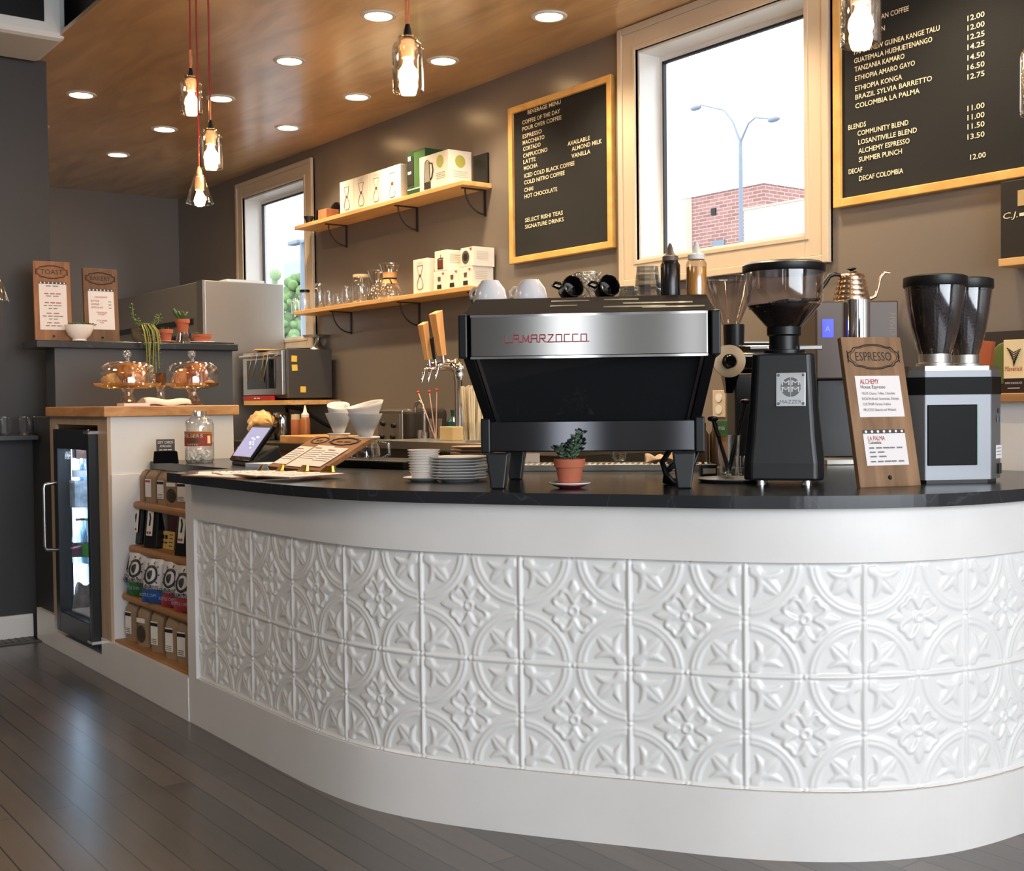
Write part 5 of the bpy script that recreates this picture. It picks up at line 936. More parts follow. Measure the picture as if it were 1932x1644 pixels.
# ---------------------------------------------------------------- water boiler and kettle
p = AD(1617, 880, 4.2); p.z = ZT; s = S(p); X = lambda px: (px-1617)*s; Z = lambda py: (881-py)*s
wb_ = thing('water_boiler', 'dark brown hot water boiler tower with a blue display behind the sign', 'water boiler', p, FACE)
brn = mat('dark_brown_casing', (72, 60, 54), .4, .2)
obj('casing', B().box(X(1540), X(1696), 0, .25, Z(722), Z(575)), brn, wb_, .006); obj('lower_body', B().box(X(1548), X(1690), .04, .25, .02, Z(722)), blackpl, wb_, .004); obj('drip_base', B().box(X(1545), X(1692), -.1, .25, 0, .02), steelr, wb_, .003)
o = obj('chrome_column', B().lathe([(23*s, Z(722)), (23*s, Z(574)), (0, Z(574))], 30), chrome, wb_); o.location = (X(1617), -.01, 0)
obj('display', B().box(X(1552), X(1573), -.003, .0, Z(643), Z(609)), mat('blue_display', (30, 40, 220), .3, emit=1.6, ec=(40, 50, 255)), wb_); b = B(); b.M = onto((X(1562), -.0035, Z(632))); b.text('A', 0, 0, .02, align='CENTER', thick=.0004); obj('display_mark', b, mat('display_mark', (110, 120, 255), .4, emit=1.2), wb_)
b = B(); b.M = onto((X(1690), -.0005, Z(640)), (0, 0, 1), (-1, 0, 0)); b.text('OMAH', 0, 0, .022, .075, thick=.0006); obj('lettering', b, mat('grey_letters', (130, 116, 104), .5), wb_)
obj('red_switch', B().box(X(1555), X(1572), .035, .04, Z(710), Z(700)), redpl, wb_)
kp = p+bk*.06; kp.z = ZT+Z(575); s2 = S(kp); kt = thing('gooseneck_kettle', 'copper toned gooseneck kettle with a black handle on top of the boiler', 'kettle', kp, FACE)
b = B(); prof = [(0, 0), (33*s2, 0), (34*s2, .003)]
for k in range(5):
    z0 = .005+k*.018; r = (34-2.3*k)*s2; prof += [(r*.97, z0), (r, z0+.009), (r*.95, z0+.018)]
prof += [(21*s2, .1), (12*s2, .104)]; obj('body', B().lathe(prof, 36), mat('copper_kettle', (196, 170, 146), .22, 1), kt)
obj('lid', B().lathe([(12*s2, .103), (10*s2, .108), (3*s2, .109), (4*s2, .113), (9*s2, .117), (8*s2, .121), (0, .121)], 24), blackpl, kt)
obj('spout', B().tube([(30*s2, 0, .008), (45*s2, 0, .02), (50*s2, 0, .05), (54*s2, 0, .085), (62*s2, 0, .104), (72*s2, 0, .102)], [.008, .006, .0055, .005, .005, .0045], 10), bpy.data.materials['copper_kettle'], kt)
obj('handle', B().tube([(-18*s2, 0, .095), (-32*s2, 0, .1), (-42*s2, 0, .094), (-50*s2, 0, .07), (-58*s2, 0, .05), (-62*s2, 0, .036)], [.005, .008, .009, .009, .009, .008], 10), blackpl, kt)
# ---------------------------------------------------------------- wooden signs
def ornament(b, cx, cy, w_, hh):
    for k, r in ((1, .0012), (.9, .0007)):
        pts = []
        for q in range(73):
            a = 2*PI*q/72; e = .62; x = math.copysign(abs(math.cos(a))**e, math.cos(a)); y = math.copysign(abs(math.sin(a))**e, math.sin(a)); m = 1+.10*math.cos(4*a)*.5+.05*math.cos(8*a)
            pts.append((cx+x*w_/2*k*m/1.1, cy+y*hh/2*k*m/1.06, .0006))
        b.tube(pts, r*w_/.13, 4, False)
    for sg in (-1, 1): b.tube([(cx+sg*w_*.5*(1-.04*math.sin(q*PI/6)**2), cy+(q/6-.5)*hh*.5, .0006) for q in range(7)], .0012*w_/.13, 4)
def sign(name, label, p, rz, tilt, w_, hh, th, title, wm, cards, cat='sign'):
    t = thing(name, label, cat, p, rz); t.rotation_euler = (-tilt, 0, rz)
    obj('board', B().box(-w_/2, w_/2, 0, th, 0, hh), wm, t, .002)
    b = B(); b.M = onto((0, -.0002, 0)); ornament(b, 0, hh*.865, w_*.86, hh*.16); b.text(title, 0, hh*.838, hh*.062, w_*.6, 'CENTER', thick=.0006); obj('burned_lettering', b, inkb, t)
    for (x0, x1, y0, y1, lines, strip) in cards:
        c = B(); c.M = onto((0, -.0004, 0)); c.box(w_*x0, w_*x1, hh*y0, hh*y1, 0, .0012); o = obj('paper_card', c, paper, t)
        c = B(); c.M = onto((0, -.002, 0)); W_ = w_*(x1-x0); Hh = hh*(y1-y0)
        if strip: c.mat(3).box(w_*x0, w_*x1, hh*y1-.01, hh*y1, 0, .0005); c.mat(0); [c.add([(w_*x0+W_*(k+.5)/7+.004*math.cos(q*PI/3), hh*y1-.005+.004*math.sin(q*PI/3), .0008) for q in range(6)], [list(range(6))]) for k in range(7)]
        for (s_, fx, fy, sz, mi, al, fw) in lines: c.mat(mi).text(s_, w_*x0+W_*fx, hh*y0+Hh*fy, sz, (fw*W_ if fw else None), al, thick=.0006)
        obj('card_print', c, [paper, inkr, inkb, mat('lace_print', (60, 56, 60), .6) if 'lace_print' not in bpy.data.materials else bpy.data.materials['lace_print'], inkg], o)
    obj('bolt', B().at((0, -.001, hh*.06), R(90)).lathe([(.006, 0), (.004, .003), (0, .003)], 12), blackpl, t); return t
tl = lambda s_, y, w: (s_, .1, y, .0075, 4, 'LEFT', w)
q0, q1 = G(1604, 921), G(1736, 917); q1 = q0+(Vector((math.cos(R(70)), math.sin(R(70)), 0))*.188)
pc = (q0+q1)/2+RT.to_2d().to_3d()*.024
sign('espresso_sign', 'leaning wooden sign headed ESPRESSO with two white cards on the counter', pc, R(70), R(13), .182, .402, .018, 'ESPRESSO', signw,
     [(-.36, .38, .46, .735, [('ALCHEMY', .1, .8, .014, 1, 'LEFT', .42), ('House Espresso', .1, .69, .0095, 2, 'LEFT', .55), tl('TASTE Cherry, Toffee, Chocolate', .54, .75), tl('REGION Brazil, Guatemala, Ethiopia', .41, .82), tl('CULTIVAR Various Arabica', .28, .62), tl('PROCESS Natural and Washed', .14, .72)], False),
      (-.35, .34, .14, .375, [('LA PALMA', .1, .7, .012, 1, 'LEFT', .4), ('Colombia', .1, .6, .0085, 2, 'LEFT', .3), tl('~', .46, .82), tl('~', .34, .38), tl('~', .22, .42), tl('~', .08, .82)], True)])
LZ = 1.4255
def onx_(px, py, X_): return AX(px, py, X_)
p0, p1 = AX(67, 645, -5.74), AX(137, 644, -5.74)
rl = lambda s_, y, w, mi=1: (s_, .5, y, .008, mi, 'CENTER', w)
sign('toast_sign', 'wooden sign headed TOAST with a white menu card, left on the stone ledge', ((p0+p1)/2).to_2d().to_3d()+Vector((0, 0, LZ)), R(90-6), R(5), abs(p1.y-p0.y)*.98, .375, .02, 'TOAST', signc,
     [(-.36, .38, .14, .74, [rl('~', .9, .5, 4), rl('~', .74, .62), rl('~', .69, .5, 4), rl('~', .55, .62), rl('~', .49, .7, 4), rl('~', .43, .35, 4), rl('~', .33, .5), rl('~', .27, .8, 4), rl('~', .21, .35, 4), rl('~', .13, .5), rl('~', .07, .6, 4)], True)])
p0, p1 = AX(161, 643, -5.74), AX(227, 643, -5.74)
sign('bakery_sign', 'wooden sign headed BAKERY with a white price card, beside the TOAST sign', ((p0+p1)/2).to_2d().to_3d()+Vector((0, 0, LZ)), R(90), R(4), abs(p1.y-p0.y)*.98, .352, .02, 'BAKERY', wood('dark_sign_wood', (96, 68, 48), (124, 90, 64), None, (26, 3, 3), .6, .15),
     [(-.38, .37, .17, .72, [rl('CROISSANTS', .78, .5), ('BUTTER', .1, .68, .009, 1, 'LEFT', .32), ('ALMOND', .1, .6, .009, 1, 'LEFT', .32), ('CHOCOLATE', .1, .52, .009, 1, 'LEFT', .46), ('~', .78, .68, .008, 4, 'LEFT', .12), ('~', .78, .6, .008, 4, 'LEFT', .12), ('~', .78, .52, .008, 4, 'LEFT', .12), rl('CINNAMON', .4, .42), rl('TOAST', .35, .3), rl('COOKIES', .2, .4), rl('~', .15, .15, 4)], True)])
# ---------------------------------------------------------------- twin hopper grinder
satb = mat('satin_black', (12, 12, 13), .45, spec=.12)
p = G(1808, 913)+bk*.14; s = S(p); tg = thing('twin_grinder', 'silver and black coffee grinder with two tall bean hoppers at the right', 'grinder', p, R(60)); X = lambda px: (px-1808)*s; Z = lambda py: (913-py)*s
def fp(w_, d_): return [(-w_*.38, -d_/2), (w_*.3, -d_/2), (w_/2, -d_*.3), (w_/2, d_/2), (-w_/2, d_/2), (-w_/2, -d_*.36)]
tw, td = 186*s, .26
obj('body', B().prism(fp(tw, td), .01, Z(752)).prism(fp(tw, td), Z(720), Z(708)), mat('brushed_aluminium', (136, 138, 142), .5, .9), tg, .003)
obj('black_band', B().prism(fp(tw+.002, td+.002), Z(752), Z(720)), satb, tg); obj('base', B().prism(fp(tw-.02, td-.02), 0, .01), blackpl, tg)
obj('top_deck', B().prism(fp(tw*.97, td*.95), Z(708), Z(700)), steel, tg, .002)
obj('front_window', B().box(-tw*.36, tw*.14, -td/2-.004, -td/2, Z(880), Z(770)), satb, tg, .002); obj('window_edge', B().box(tw*.14, tw*.15, -td/2-.005, -td/2, Z(880), Z(770)), mat('green_edge', (60, 120, 90), .3), tg)
Mf = onto((tw*.4, -td*.4-.0015, 0), (tw*.2, td*.2, 0)); b = B(); b.M = Mf
b.mat(0).box(-.006, .04, Z(878)+.012, Z(845), 0, .001); b.mat(1)
for k in range(4): b.box(-.003, .034, Z(872)+.012+k*.009, Z(872)+.014+k*.009, .001, .0014)
obj('rating_label', b, [paper, inkg], tg)
b = B(); b.M = Mf; b.box(.008, .03, .022, .05, 0, .004); obj('rocker_switch', b, blackpl, tg)
b = B(); b.M = Mf
for (x, z, m) in ((.018, Z(782), 0), (.008, Z(798), 1), (.03, Z(798), 2)): b.mat(m).add([(x+.0075*math.cos(2*PI*k/16), z+.0075*math.sin(2*PI*k/16), .001) for k in range(16)], [list(range(16))])
obj('button', b, [mat('navy_button', (50, 56, 90), .4), mat('mauve_button', (140, 96, 110), .4), mat('cyan_button', (60, 160, 180), .4)], tg)
b = B(); b.M = onto((tw*.43, -td*.34, Z(744)), (tw*.2, td*.2, 0)); b.tube([(0, 0, .0015), (.012, .026, .0015), (.024, 0, .0015), (0, 0, .0015)], .0012, 4).ball((.012, .009, .001), (.005, .007, .001)); obj('emblem', b, inkg, tg)
for (px, dy, k, l) in ((1767, -.02, 1.0, 0), (1829, .06, .93, 1)):
    x = X(px)+(26+24*l)*s; ro = obj('hopper_collar', B().lathe([(34*s*k, Z(700)), (34*s*k, Z(693)), (29*s*k, Z(692)), (29*s*k, Z(676)), (0, Z(676))], 28), steelr if l == 0 else steelr, tg); ro.location = (x, dy, 0)
    pr = [(27, 682), (33, 664), (43, 627), (50, 589), (54, 556), (55.5, 543)]
    o = obj('hopper', B().lathe([(r*s*k, Z(y)) for r, y in pr], 36, cap0=False, cap1=False), smoke, tg); o.location = (x, dy, 0)
    o = obj('beans', beans_fill([(r*s*k*.96, Z(y)) for r, y in pr[:-1]], 54*s*k*.95, Z(556), 0), beans, tg); o.location = (x, dy, 0); o['kind'] = 'stuff'
    o = obj('hopper_lid', B().lathe([(56*s*k, Z(551)), (57.5*s*k, Z(549)), (57*s*k, Z(533)), (50*s*k, Z(530)), (0, Z(529))], 36), blackpl, tg); o.location = (x, dy, 0)
# right edge: white upstand, oak shelf and what stands on it
ry = 3.45; t = thing('counter_upstand', 'white panel upstand topped by an oak shelf at the right end of the counter', 'panel', (-1.9, ry, ZT)); pl('panel', B().box(-2.19, -1.5, ry, ry+.03, ZT, 1.1), whitep, t); pl('shelf_board', B().box(-2.2, -1.5, ry-.03, D-.001, 1.1, 1.128), oak, t, .003)
hopm = (mat('hop_dark', (44, 38, 34), .6), mat('hop_green', (92, 104, 48), .6))
xa, xb_ = wx(1828, 690, 3.6), wx(1960, 690, 3.6)
t = thing('hop_print_box', 'dark display box printed with a green hop cone at the right edge', 'box', ((xa+xb_)/2, 3.6, 1.1285)); z1 = onY(1880, 626, 3.6).z-1.1285; obj('box_body', B().box((xa-xb_)/2, (xb_-xa)/2, -.001, .06, 0, z1), hopm[0], t)
b = B(); b.M = onto((wx(1897, 690, 3.6)-(xa+xb_)/2, -.002, z1*.55)); b.ball((0, 0, 0), (.05, .055, .001), 18, 8).ball((.0, -.05, 0), (.03, .035, .001), 12, 8); obj('hop_print', b, hopm[1], t)
p0 = wx(1851, 700, 3.5); t = thing('orange_bar_pack', 'orange brown packet leaning behind the twin grinder', 'pack', (p0, 3.52, 1.1285)); obj('pack_body', B().at((0, 0, 0), 0, R(8)).box(-.03, .03, -.008, .008, 0.004, .17), mat('orange_pack', (170, 92, 60), .5), t); t.location.x -= .02
p0 = wx(1916, 700, 3.47); t = thing('chocolate_bar', 'cream wrapped chocolate bar with red lettering standing on the oak shelf', 'chocolate bar', (p0, 3.47, 1.1285)); obj('wrapper', B().box(-.034, .034, -.01, .01, .045, .165), mat('cream_wrapper', (236, 214, 170), .5), t, .001); obj('dark_foot', B().box(-.034, .034, -.01, .01, 0, .045), mat('bar_dark', (40, 30, 28), .5), t)
b = B(); b.M = onto((0, -.0105, 0)); b.mat(0).text('Maverick', 0, .068, .016, .06, 'CENTER', thick=.0005, shear=.3).mat(1)
for k in range(7): b.tube([(-.022+.004*k, .14-.007*k, .0006), (.0, .125-.007*k, .0006), (.024-.003*k, .135-.006*k, .0006)], .0015, 4)
b.mat(2).text('DARK CHOCOLATE', 0, .028, .006, .055, 'CENTER', thick=.0006).box(-.02, .02, .014, .016, 0, .0006)
obj('wrapper_print', b, [inkr, inkb, paper], t)
# ---------------------------------------------------------------- crockery, drippers, till
plate_m = porc
def plates(p, n, r, m, base, dz, labels, grp):
    t0 = thing('small_plate', labels(0, n), 'plate', p, 0, grp); obj('plate_body', B().lathe([(0, .002), (r*.55, 0), (r*.58, .002), (r*.8, .006), (r, .0115), (r*1.005, .0135), (r*.97, .0135), (r*.75, .008), (r*.5, .0045), (0, .0045)], 40), m, t0)
    for k in range(1, n): dup(t0, p+Vector((.002*math.sin(k*2.1), .002*math.cos(k*1.7), k*dz)), 0, labels(k, n))
w8 = ['lowest', 'second up', 'third up', 'fourth up', 'fifth up', 'sixth up', 'seventh up', 'topmost']
plates(G(865, 908), 8, .0855, porc, 0, .0085, lambda k, n: 'white plate, %s in the near stack left of the machine' % w8[k], 'near stack of white plates')
plates(G(893, 893)+Vector((-.02, .02, 0)), 8, .078, mat('brown_rim_plate', (190, 160, 138), .2), 0, .0105, lambda k, n: 'brownish plate, %s in the rear stack behind the white plates' % w8[k], 'rear stack of brown plates')
p = G(800, 908); t = thing('saucer', 'single dark edged saucer under the stack of plastic cups', 'saucer', p); obj('plate', B().lathe([(0, .003), (.035, 0), (.062, .012), (.06, .013), (.034, .005), (0, .005)], 32), porc, t)
cupm = mat('translucent_cup', (226, 216, 206), .4); t0 = None
for k in range(9):
    q = p+Vector((0, 0, .0055+k*.0078)); l = 'pale plastic cup, %s in the nested stack on the saucer' % ['lowest', 'second up', 'third up', 'fourth up', 'fifth up', 'sixth up', 'seventh up', 'eighth up', 'topmost'][k]
    if not t0: t0 = thing('plastic_cup', l, 'cup', q, 0, 'nested plastic cups'); obj('cup_body', B().lathe([(0, .001), (.034, 0), (.0405, .022), (.044, .0235), (.0435, .025), (.0405, .025), (.033, .003)], 28, cap1=False), cupm, t0)
    else:
        c = dup(t0, q, 0, l); c.scale = (1+.012*k, 1+.012*k, 1)
def dripper(p, s, label, fl, ang):
    t = thing('pour_over_server', 'glass server under the '+label, 'server', p, FACE); obj('glass_body', B().lathe([(0, .002), (.05*s, .001), (.054*s, .012), (.05*s, .06), (.042*s, .085), (.044*s, .1)], 28, cap1=False), thick, t); obj('handle', B().tube([(.048*s, 0, .085), (.08*s, 0, .08), (.085*s, 0, .04), (.054*s, 0, .02)], .006), thick, t)
    d = thing('dripper', label, 'dripper', p+Vector((0, 0, .1003)), FACE); obj('cone', B().lathe([(.02*s, .006), (.024*s, .008), (.06*s, .088), (.06*s, .092), (.056*s, .092), (.02*s, .012)], 36, cap0=False, cap1=False), mat('grey_ceramic', (206, 206, 208), .25) if 'grey_ceramic' not in bpy.data.materials else bpy.data.materials['grey_ceramic'], d)
    obj('base_disc', B().lathe([(.02*s, 0), (.05*s, 0), (.052*s, .004), (.05*s, .007), (.02*s, .007)], 32), porc, d); obj('handle', B().tube([(0, .045*s, .07), (0, .07*s, .066), (0, .07*s, .04), (0, .036*s, .034)], .005), porc, d)
    f = thing('paper_filter', fl, 'filter', p+Vector((0, 0, .1003)), FACE+ang); b = B()
    def g(u, v): a = 2*PI*u; r = (.018+.04*v)*s; e = 1+.12*v*math.cos(2*a); return (r*e*math.cos(a), r*math.sin(a)*(1-.15*v), .016+.084*v+v*v*(.026+.016*math.cos(a-.6))*s+.0)
    o = obj('filter_paper', b.grid(g, 36, 10), paper, f); md = o.modifiers.new('t', 'SOLIDIFY'); md.thickness = .0012
p = AD(690, 870, 4.45); p.z = ZT; dripper(p, 1.06, 'grey white ceramic dripper, right and nearer of the two', 'tall white paper filter in the right dripper', 0)
p = AD(640, 865, 5.0); p.z = ZT; dripper(p, .93, 'grey white ceramic dripper, left and farther of the two', 'white paper filter in the left dripper', 1.2)
# tilted menu board with papers
L0 = G(508, 887); ti = R(28); mb = thing('menu_board', 'tilted wooden menu board with three small papers beside the drippers', 'menu board', L0, R(-2)); mb.rotation_euler = (ti, 0, R(-2))
obj('board', B().box(0, .42, 0, .215, 0, .016), wood('menu_board_wood_2', (128, 84, 52), (164, 116, 78), None, (3, 26, 10), .55, .15), mb, .002)
b = B(); b.M = Matrix.Translation((0, 0, .0165)); ornament(b, .09, .185, .12, .042); ornament(b, .28, .185, .2, .046); b.text('~', .09, .178, .016, .05, 'CENTER', thick=.0006); b.text('~', .28, .178, .016, .11, 'CENTER', thick=.0006); obj('burned_lettering', b, inkb, mb)
for k, (x0, x1, y0, y1) in enumerate(((.01, .12, .02, .14), (.14, .27, .01, .15), (.26, .39, .02, .14))):
    c = B().box(x0, x1, y0, y1, .0165+.001*k, .0175+.001*k); o = obj('paper_card', c, paper, mb); c = B()
    c.mat(0).box(x0+.01, x0+.06, y1-.02, y1-.015, .0175+.001*k, .0182+.001*k).mat(1)
    for j in range(5): c.box(x0+.01, x1-.015, y1-.035-.013*j, y1-.033-.013*j, .0175+.001*k, .0182+.001*k)
    obj('card_print', c, [inkr, inkg], o)
p = G(700, 884); t = thing('black_scale_tray', 'flat black tray propping the back of the wooden menu board', 'tray', (p.x+.02, p.y+.05, ZT), R(15)); obj('tray_body', B().box(-.2, .14, -.06, .12, 0, .03), blackpl, t, .006)
# clipboards with brass clips
brownb = mat('hardboard', (126, 82, 54), .6, var=.1)
cp = [(489, 892, -24, 'leftmost'), (528, 894, -12, 'second from the left'), (572, 897, 2, 'third from the left'), (618, 901, 12, 'rightmost')]
c0 = None
for k, (px, py, a, l) in enumerate(cp):
    p = G(px, py); p = Vector((p.x, p.y, ZT+.0035*k)); l = 'menu clipboard with a brass clip, %s of four on the counter' % l
    if c0: dup(c0, p, R(a), l); continue
    c0 = thing('clipboard', l, 'clipboard', p, R(a), 'menu clipboards')
    obj('board', B().box(-.075, .075, -.21, .015, 0, .003), brownb, c0); obj('menu_sheet', B().box(-.068, .066, -.2, .008, .003, .0045), paper, c0)
    c = B()
    for j in range(7): c.text('~', -.05, -.02-.023*j, .012, (.1, .07, .09, .06)[j % 4], thick=.0047)
    obj('menu_print', c, inkg, c0)
    obj('clip', B().box(-.03, .03, -.008, .01, .003, .008).hexa([(-.028, -.006, .008), (.028, -.006, .008), (.028, .006, .008), (-.028, .006, .008)], [(-.014, .006, .026), (.014, .006, .026), (.014, .014, .026), (-.014, .014, .026)]), brass, c0, .001)
p = G(445, 896); t = thing('loose_papers', 'two loose white menu sheets on a thin brown board at the counter corner', 'papers', (p.x+.06, p.y-.04, ZT), R(14)); obj('backing_board', B().box(-.15, .14, -.09, .09, 0, .003), brownb, t); obj('sheet', B().box(-.13, .1, -.08, .07, .003, .0045), paper, t); obj('sheet', B().at((.02, 0, 0), 0, 0, .2).box(-.1, .1, -.07, .06, .0045, .006), paper, t)
p = G(505, 881); t = thing('receipt_stack', 'low stack of pale blue receipts behind the clipboards', 'papers', (p.x, p.y, ZT), R(10)); obj('sheets', B().box(-.07, .07, -.05, .05, 0, .014), bpy.data.materials['bluish_paper'], t)
# tablet till
p = G(450, 877); tb = thing('tablet_till', 'tablet till on a black tilted stand showing a pale screen', 'tablet', p, R(-3))
obj('stand', B().hexa([(-.03, -.02, 0), (.17, -.02, 0), (.17, .12, 0), (-.03, .12, 0)], [(-.02, -.012, .03), (.16, -.012, .03), (.16, .1, .075), (-.02, .1, .075)]), blackpl, tb, .006)
sc_ = obj('screen_frame', B().at((0, -.022, .018), R(90-37)).box(-.035, .175, 0, .165, -.012, .004), blackg, tb, .004); b = B().at((0, -.022, .018), R(90-37)).box(-.02, .16, .018, .152, .004, .0048); obj('lit_screen', b, mat('tablet_screen', (176, 180, 226), .3, emit=.55, ec=(176, 182, 230)), sc_)
b = B().at((0, -.022, .018), R(90-37))
for k in range(9): M0 = b.M.copy(); b.M = M0 @ Matrix.Translation((.09+.012*math.cos(k*1.9)*k**.5, .085+.012*math.sin(k*1.9)*k**.5, .0052)); b.ball((0, 0, 0), (.007+.001*(k % 3), .004, .0004), 8, 4); b.M = M0
obj('screen_picture', b, mat('screen_white', (250, 250, 250), .3, emit=.9), sc_)
obj('cable', B().tube([(-.02, .06, .01), (-.06, .07, .008), (-.12, .05, .006), (-.16, .06, .005)], .004), blackpl, tb)
# gift card holder and big glass jar
p = AX(313, 873, -4.68); t = thing('gift_card_holder', 'small black GIFT CARDS AVAILABLE holder beside the glass jar', 'card holder', (p.x, p.y, ZT), R(70)); s = S(p)
obj('stand', B().hexa([(-.05, -.03, 0), (.05, -.03, 0), (.05, .035, 0), (-.05, .035, 0)], [(-.045, -.002, .048), (.045, -.002, .048), (.045, .004, .048), (-.045, .004, .048)]), blackg, t, .002)
c = B(); c.M = onto((0, .0, .035), (1, 0, 0), (0, .3, 1)); c.box(-.036, .036, 0, .062, 0, .002); cd = obj('sign_card', c, mat('grey_brown_card', (66, 60, 58), .6), t); c = B(); c.M = onto((0, -.004, .035), (1, 0, 0), (0, .3, 1)); c.text('GIFT CARDS', 0, .044, .012, .06, 'CENTER', thick=.0008).text('AVAILABLE', 0, .029, .01, .045, 'CENTER', thick=.0008).text('~', 0, .016, .006, .05, 'CENTER', thick=.0008); obj('lettering', c, paper, cd)
p = AX(377, 876, -4.6); s = S(p); t = thing('glass_tip_jar', 'large glass jar with an old red coffee label and white crystals inside', 'jar', (p.x, p.y, ZT), R(60)); r = 27*s; hh = 96*s
obj('glass_body', B().lathe([(0, .004), (r*.9, .001), (r, .012), (r, hh*.74), (r*.9, hh*.83), (r*.55, hh*.9), (r*.5, hh*.91), (r*.5, hh)], 36, cap1=False), clear, t); obj('rim', B().lathe([(r*.49, hh), (r*.54, hh+.002), (r*.54, hh-.014), (r*.5, hh-.016)], 28, cap0=False, cap1=False), thick, t); obj('base', B().lathe([(r*.88, 0), (r*.98, .012), (0, .01)], 30), thick, t)
def wrap(b, a0, a1, z0, z1, rr, n=24): b.grid(lambda u, v: (rr*math.cos(a0+(a1-a0)*u), rr*math.sin(a0+(a1-a0)*u), z0+(z1-z0)*v), n, 1)
b = B(); rr = r*1.01; a0, a1 = R(-165), R(-25)
b.mat(0); wrap(b, a0, a1, hh*.33, hh*.6, rr); b.mat(1); wrap(b, a0, a1, hh*.6, hh*.625, rr*1.001); wrap(b, a0, a1, hh*.575, hh*.585, rr*1.003); b.mat(2); wrap(b, R(-130), R(-85), hh*.38, hh*.47, rr*1.004); b.mat(3); wrap(b, R(-50), R(-35), hh*.38, hh*.53, rr*1.004); b.mat(4); wrap(b, R(-115), R(-100), hh*.4, hh*.45, rr*1.006)
lb = obj('paper_label', b, [mat('label_red', (150, 56, 40), .6), mat('label_gold', (206, 158, 70), .5), mat('label_brown', (112, 70, 40), .6), mat('label_cream', (240, 214, 160), .6), mat('label_green', (70, 84, 40), .6)], t)
b = B(); st_ = 'FOLGERS'
for k, ch in enumerate(st_):
    a = R(-152+13*k); b.M = onto((rr*1.008*math.cos(a), rr*1.008*math.sin(a), hh*.5), (-math.sin(a), math.cos(a), 0)); b.text(ch, 0, 0, hh*.062, .011, 'CENTER', bold=.01)
for k, ch in enumerate('COFFEE'):
    a = R(-135+9*k); b.M = onto((rr*1.008*math.cos(a), rr*1.008*math.sin(a), hh*.345), (-math.sin(a), math.cos(a), 0)); b.text(ch, 0, 0, hh*.035, .007, 'CENTER')
obj('lettering', b, mat('label_pale_letters', (226, 206, 178), .6), lb)
b = B()
for k in range(70): a = rng.uniform(0, 2*PI); q = r*.85*math.sqrt(rng.uniform()); b.at((q*math.cos(a), q*math.sin(a), .012+.04*rng.uniform()*(1-.3*q/r)), rng.uniform(0, 3), rng.uniform(0, 3), 0, rng.uniform(.7, 1.3)); b.box(-.007, .007, -.005, .005, -.004, .004)
o = obj('crystals', b, mat('white_crystals', (220, 220, 218), .4), t); o['kind'] = 'stuff'
# ---------------------------------------------------------------- cake stands
BT = 1.1185
crust = mat('golden_pastry', (196, 128, 60), .55, bump=.5, bscale=50, var=.3, vscale=22); crustd = mat('brown_pastry', (164, 92, 40), .6, bump=.8, bscale=60, var=.35, vscale=30)
goldg = glass('golden_plate_glass', (240, 224, 196), .16, .6)
def cake_stand(px, X_, rp, rd, hd, label):
    p = AX(px, 772, X_); p.z = BT; t = thing('cake_stand', label, 'cake stand', p)
    obj('pedestal', B().lathe([(.05, 0), (.05, .006), (.034, .02), (.022, .045), (.02, .06), (.03, .078), (.0, .08)], 20, sm=False), thick, t)
    obj('plate', B().lathe([(0, .078), (rp*.6, .076), (rp*.95, .09), (rp, .1), (rp*.98, .101), (rp*.9, .09), (0, .086)], 40), goldg, t)
    d = thing('glass_dome', 'clear glass dome with a knob covering the '+label.split(' cake')[0].split(' glass')[0].lower()+' cake stand', 'dome', p+Vector((0, 0, .091)))
    obj('dome', B().lathe([(rd, .0), (rd*.985, hd*.45), (rd*.93, hd*.75), (rd*.75, hd*.93), (rd*.3, hd), (.012, hd*1.02)], 40, cap0=False, cap1=False), clear, d); obj('knob', B().lathe([(.012, hd), (.01, hd+.015), (.018, hd+.025), (.02, hd+.035), (.015, hd+.047), (0, hd+.05)], 20), thick, d); obj('rim', B().lathe([(rd*.99, .0), (rd*1.015, .002), (rd*1.0, .006)], 40, cap0=False, cap1=False), thick, d)
    return p+Vector((0, 0, .0895))
P1 = cake_stand(242, -5.2, .148, .122, .105, 'left glass cake stand with croissants on the butcher block')
P2 = cake_stand(364, -5.2, .122, .116, .108, 'right glass cake stand with muffins on the butcher block')
def croissant(q, rz, s, label, m, grp):
    t = thing('croissant', label, 'croissant', q, rz, grp); b = B(); pts = []; rs = []
    for k in range(25):
        a = R(-100)+R(200)*k/24; pts.append((.04*s*math.sin(a), .025*s-.03*s*math.cos(a), .026*s)); f = math.sin(PI*k/24); rs.append(s*(.006+.024*f**.8)*(1+.13*math.cos(k*PI/1.5)))
    obj('pastry', b.tube(pts, rs, 14), m, t)
g_ = 'pastries under the left dome'
rtv = Vector((RT.x, RT.y, 0)).normalized()
croissant(P1+rtv*.01+Vector((0, 0, .03)), R(40), 1.25, 'big golden croissant leaning up in the middle of the left stand', crust, g_); croissant(P1-rtv*.065, R(120), .95, 'pale croissant at the left side of the left stand', mat('pale_pastry', (214, 164, 92), .5, var=.25, vscale=25), g_); croissant(P1+rtv*.05-bk*.03, R(-20), .9, 'small golden croissant at the right side of the left stand', crust, g_); croissant(P1+bk*.06, R(60), 1.0, 'golden croissant at the back of the left stand', crust, g_)
